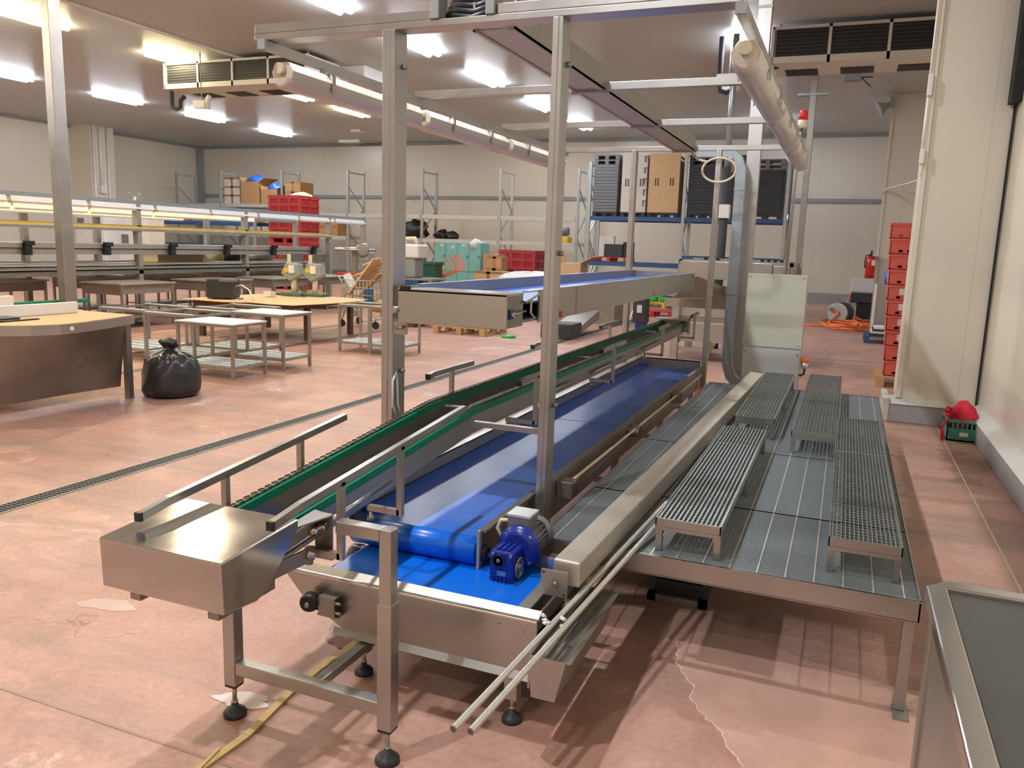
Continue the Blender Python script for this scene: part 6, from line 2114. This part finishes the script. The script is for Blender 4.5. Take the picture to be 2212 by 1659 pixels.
# yellow deck
bx(LX - 0.35, LX + 0.08, 5.5, 18.0, 1.685, 1.722).build('upper_deck', 'sorf', sl)
bx(LX - 0.30, LX + 0.085, 5.5, 18.0, 1.738, 1.772).build('yellow_chain', 'yellow', sl)
bx(LX - 0.32, LX + 0.09, 5.5, 18.0, 1.722, 1.742).build('deck_edge', 'barl', sl)
bx(LX - 0.32, LX + 0.06, 5.5, 18.0, 1.768, 1.795).build('reflection_strip', 'tray2', sl)  # added strip imitating the brownish reflection above the chain
for (z0, z1, xo, m_, nm) in ((1.36, 1.44, 0.10, 'sorf', 'deck'), (1.25, 1.345, 0.07, 'sorf', 'deck_side'), (1.05, 1.085, -0.02, 'deskt', 'deck'),
                             (0.98, 1.02, 0.10, 'ssw', 'lower_deck'), (0.88, 0.955, 0.06, 'ssd', 'deck_side')):
    bx(LX - 0.5, LX + xo, 5.5, 17.6, z0, z1).build(nm, m_, sl)
for k in range(8):
    yy = 6.2 + k * 1.55
    q = MB().box(LX + 0.10, LX + 0.18, yy, yy + 0.12, 1.24, 1.42)
    q.box(LX + 0.12, LX + 0.20, yy + 0.0, yy + 0.16, 1.40, 1.47)
    q.build('clamp_knob', 'black', sl)
bx(-14.7, -14.2, 5.5, 18.5, 1.34, 1.42).build('rear_deck', 'sorf', sl)
bx(-14.7, -14.2, 5.5, 18.5, 0.96, 1.06).build('rear_deck', 'ssd', sl)
bx(-14.12, -13.15, 9.0, 18.0, 0.985, 1.02).build('middle_shelf', 'sorf', sl)
bx(-11.22, -11.04, 3.0, 9.3, 0.55, 0.60).build('green_edge', 'green', sl)
# line lamps
lpz = 2.10
t0 = T('line_lamp', 'x', 'batten lamp', (0, 0, 0), 'white lamps under the sorting line rail')
MB().prism([(-0.07, 0), (0.07, 0), (0.045, 0.09), (-0.045, 0.09)], 1, 0, 1.42).build('tray', 'white', t0)
bx(-0.06, 0.06, 0.02, 1.40, -0.03, 0.0).build('diffuser', 'lampd', t0)
nfr = 9
for i in range(nfr):
    yy = 6.2 + 1.5 * i
    lab = 'white lamp under the front rail of the sorting line, %s from the left' % ORD[min(i, 8)]
    if i == 0:
        t0.location = (LX + 0.0, yy, lpz)
        t0['label'] = lab
    else:
        dup(t0, (LX + 0.0, yy, lpz), lab)
for j, (X, zz, nm) in enumerate(((-13.4, 2.02, 'middle'), (-14.1, 1.98, 'rear'))):
    for i in range(6 if j == 0 else 5):
        yy = 6.8 + 1.55 * i
        r = dup(t0, (X, yy, zz), 'warm glowing lamp in the %s row over the sorting line, %s from the left' % (nm, ORD[i]), group='warm lamps over the sorting line')
        remat(r, 'white', 'tubel')
# work desks
dk = T('work_desk', 'x', 'desk', (0, 0, 0), 'steel work desks along the sorting line')
bx(-0.5, 0.5, -0.62, 0.62, 0.76, 0.785).build('desk_top', 'deskt', dk)
m = MB().box(-0.46, 0.46, -0.58, -0.56, 0.58, 0.76).box(0.44, 0.46, -0.58, 0.58, 0.60, 0.76).box(-0.46, -0.44, -0.58, 0.58, 0.6, 0.76)
m.build('apron', 'deskb', dk)
bx(-0.35, 0.1, -0.40, 0.2, 0.60, 0.74).build('drawer_gap', 'fin', dk)
for (a, b) in ((-0.45, -0.57), (0.45, -0.57), (-0.45, 0.57), (0.45, 0.57)):
    bx(a - 0.02, a + 0.02, b - 0.02, b + 0.02, 0, 0.76).build('leg', 'ssw', dk)
bx(-0.45, 0.45, -0.57, 0.57, 0.18, 0.20).build('foot_shelf', 'deskb', dk)
dl = []
for i, (x_, y_) in enumerate(((-11.95, 10.9), (-11.85, 12.9), (-11.8, 14.7), (-11.75, 16.6), (-13.6, 9.6), (-13.7, 11.7), (-13.7, 13.4), (-13.7, 15.2), (-13.6, 17.0), (-11.85, 7.4))):
    side = 'in front of' if x_ > -12.5 else 'behind'
    lab = 'steel work desk %s the sorting line posts, %s' % (side, {0: 'left of the black printer', 1: 'directly behind the black printer', 2: 'behind the scale heads', 3: 'farthest right one', 4: 'leftmost one', 5: 'second from the left', 6: 'third from the left', 7: 'fourth from the left', 8: 'farthest right one there', 9: 'left of the tall grey post'}[i])
    if i == 0:
        dk.location = (x_, y_, 0)
        dk['label'] = lab
    else:
        dup(dk, (x_, y_, 0), lab)
# tall left post
lp_ = T('tall_left_post', 'tall slim grey post rising behind the curved steel table', 'post', (-10.9, 8.8, 0))
bx(-10.98, -10.82, 8.70, 8.90, 0, CEIL).build('post_body', 'post', lp_, bevel=0.01)
bx(-11.05, -10.75, 8.63, 8.97, 0, 0.02).build('foot_plate', 'ssw', lp_)
# crates and devices on the line
yc = T('blue_crate', 'blue crate with yellow rim on the sorting line deck', 'crate', (-13.2, 13.4, 1.02))
bx(-14.0, -13.3, 12.9, 14.3, 1.32, 1.40).build('blue_rim', 'bluep', yc)
bx(-13.95, -13.35, 12.95, 14.25, 1.09, 1.32).build('crate_body', 'cardw', yc)
bx(-14.05, -13.25, 12.85, 14.35, 1.021, 1.09).build('yellow_base', 'yel2', yc)
for i, yy in enumerate((15.0, 15.55)):
    solo(MB().tube([(-13.7, yy, 1.021), (-13.7, yy, 1.34)], 0.2, 16), 'wire_reel', 'blackd' if i else 'cream', ('cream' if i == 0 else 'dark') + ' round reel on the sorting line deck right of the blue crate', 'reel')
vd = T('white_device', 'white and grey curved device at the right end of the sorting line', 'machine', (-12.9, 17.0, 1.03))
lump(MB(), (-13.6, 16.4, 1.19), 0.3, 0.5, 0.16, 4, 18, 10, 0.1).build('body', 'white', vd)
m = MB().bar((-13.45, 17.0, 1.34), (-13.45, 17.35, 1.075), 0.05, 0.10).bar((-13.45, 17.35, 1.075), (-13.45, 17.8, 1.075), 0.05, 0.10)
m.build('yellow_bracket', 'cream', vd)

# white cabinets by the left wall and left rack with blue beams
for i, (a, b, lb) in enumerate(((-24.6, -23.2, 'white metal cabinet with dark window far left behind the sorting line'), (-22.6, -21.3, 'white metal cabinet right of the one with the dark window'))):
    t = T('white_cabinet', lb, 'cabinet', ((a + b) / 2, 20.5, 0), 'white cabinets at the far left')
    bx(a, b, 20.3, 21.0, 0.0, 2.35).build('body', 'white', t, bevel=0.01)
    bx(a + 0.04, (a + b) / 2 - 0.01, 20.28, 20.3, 0.1, 2.3).build('door', 'white', t)
    bx((a + b) / 2 + 0.01, b - 0.04, 20.28, 20.3, 0.1, 2.3).build('door', 'white', t)
    bx(a + 0.15, a + 0.45, 20.26, 20.28, 1.75 - 0.5 * i, 2.1 - 0.5 * i).build('dark_window', 'motor', t)
ladder(-26.9, 23.0, 24.0, 2.6, 'short upright of the low rack by the left wall')
ladder(-20.2, 24.2, 25.2, 2.6, 'short upright at the right end of the low left rack')
beamthing(-25.6, -20.25, 2.05, 'dark blue beam pair of the low rack behind the sorting line', 'bluep', 24.2, 1.0, 0.13)
beamthing(-25.6, -20.25, 1.20, 'lower blue beam pair of the low rack behind the sorting line', 'bluep', 24.2, 1.0, 0.13)
for i in range(5):
    carton(-25.2 + i * 0.98, -24.35 + i * 0.98, 24.3, 25.1, 2.18, 2.55 + 0.08 * (i % 2), '%s of the five brown cartons on the low left rack, counted from the left' % ORD[i], 'tape' if i % 2 else 'card', False, group='cartons on the low left rack')
for i, (yy,) in enumerate(((11.6,), (13.3,))):
    t = T('antenna_mount', ['left', 'right'][i] + ' white pole with two small forks standing above the sorting line', 'mount', (-14.3, yy, 2.1), 'forked poles above the sorting line')
    MB().tube([(-14.3, yy, 2.1), (-14.3, yy, 2.42)], 0.03, 8).build('pole', 'white', t)
    q = MB().bar((-14.3, yy - 0.15, 2.42), (-14.3, yy + 0.15, 2.42), 0.03, 0.03)
    q.tube([(-14.3, yy - 0.14, 2.42), (-14.3, yy - 0.14, 2.5)], 0.018, 6).tube([(-14.3, yy + 0.14, 2.42), (-14.3, yy + 0.14, 2.5)], 0.018, 6)
    q.build('fork', 'trimg', t)
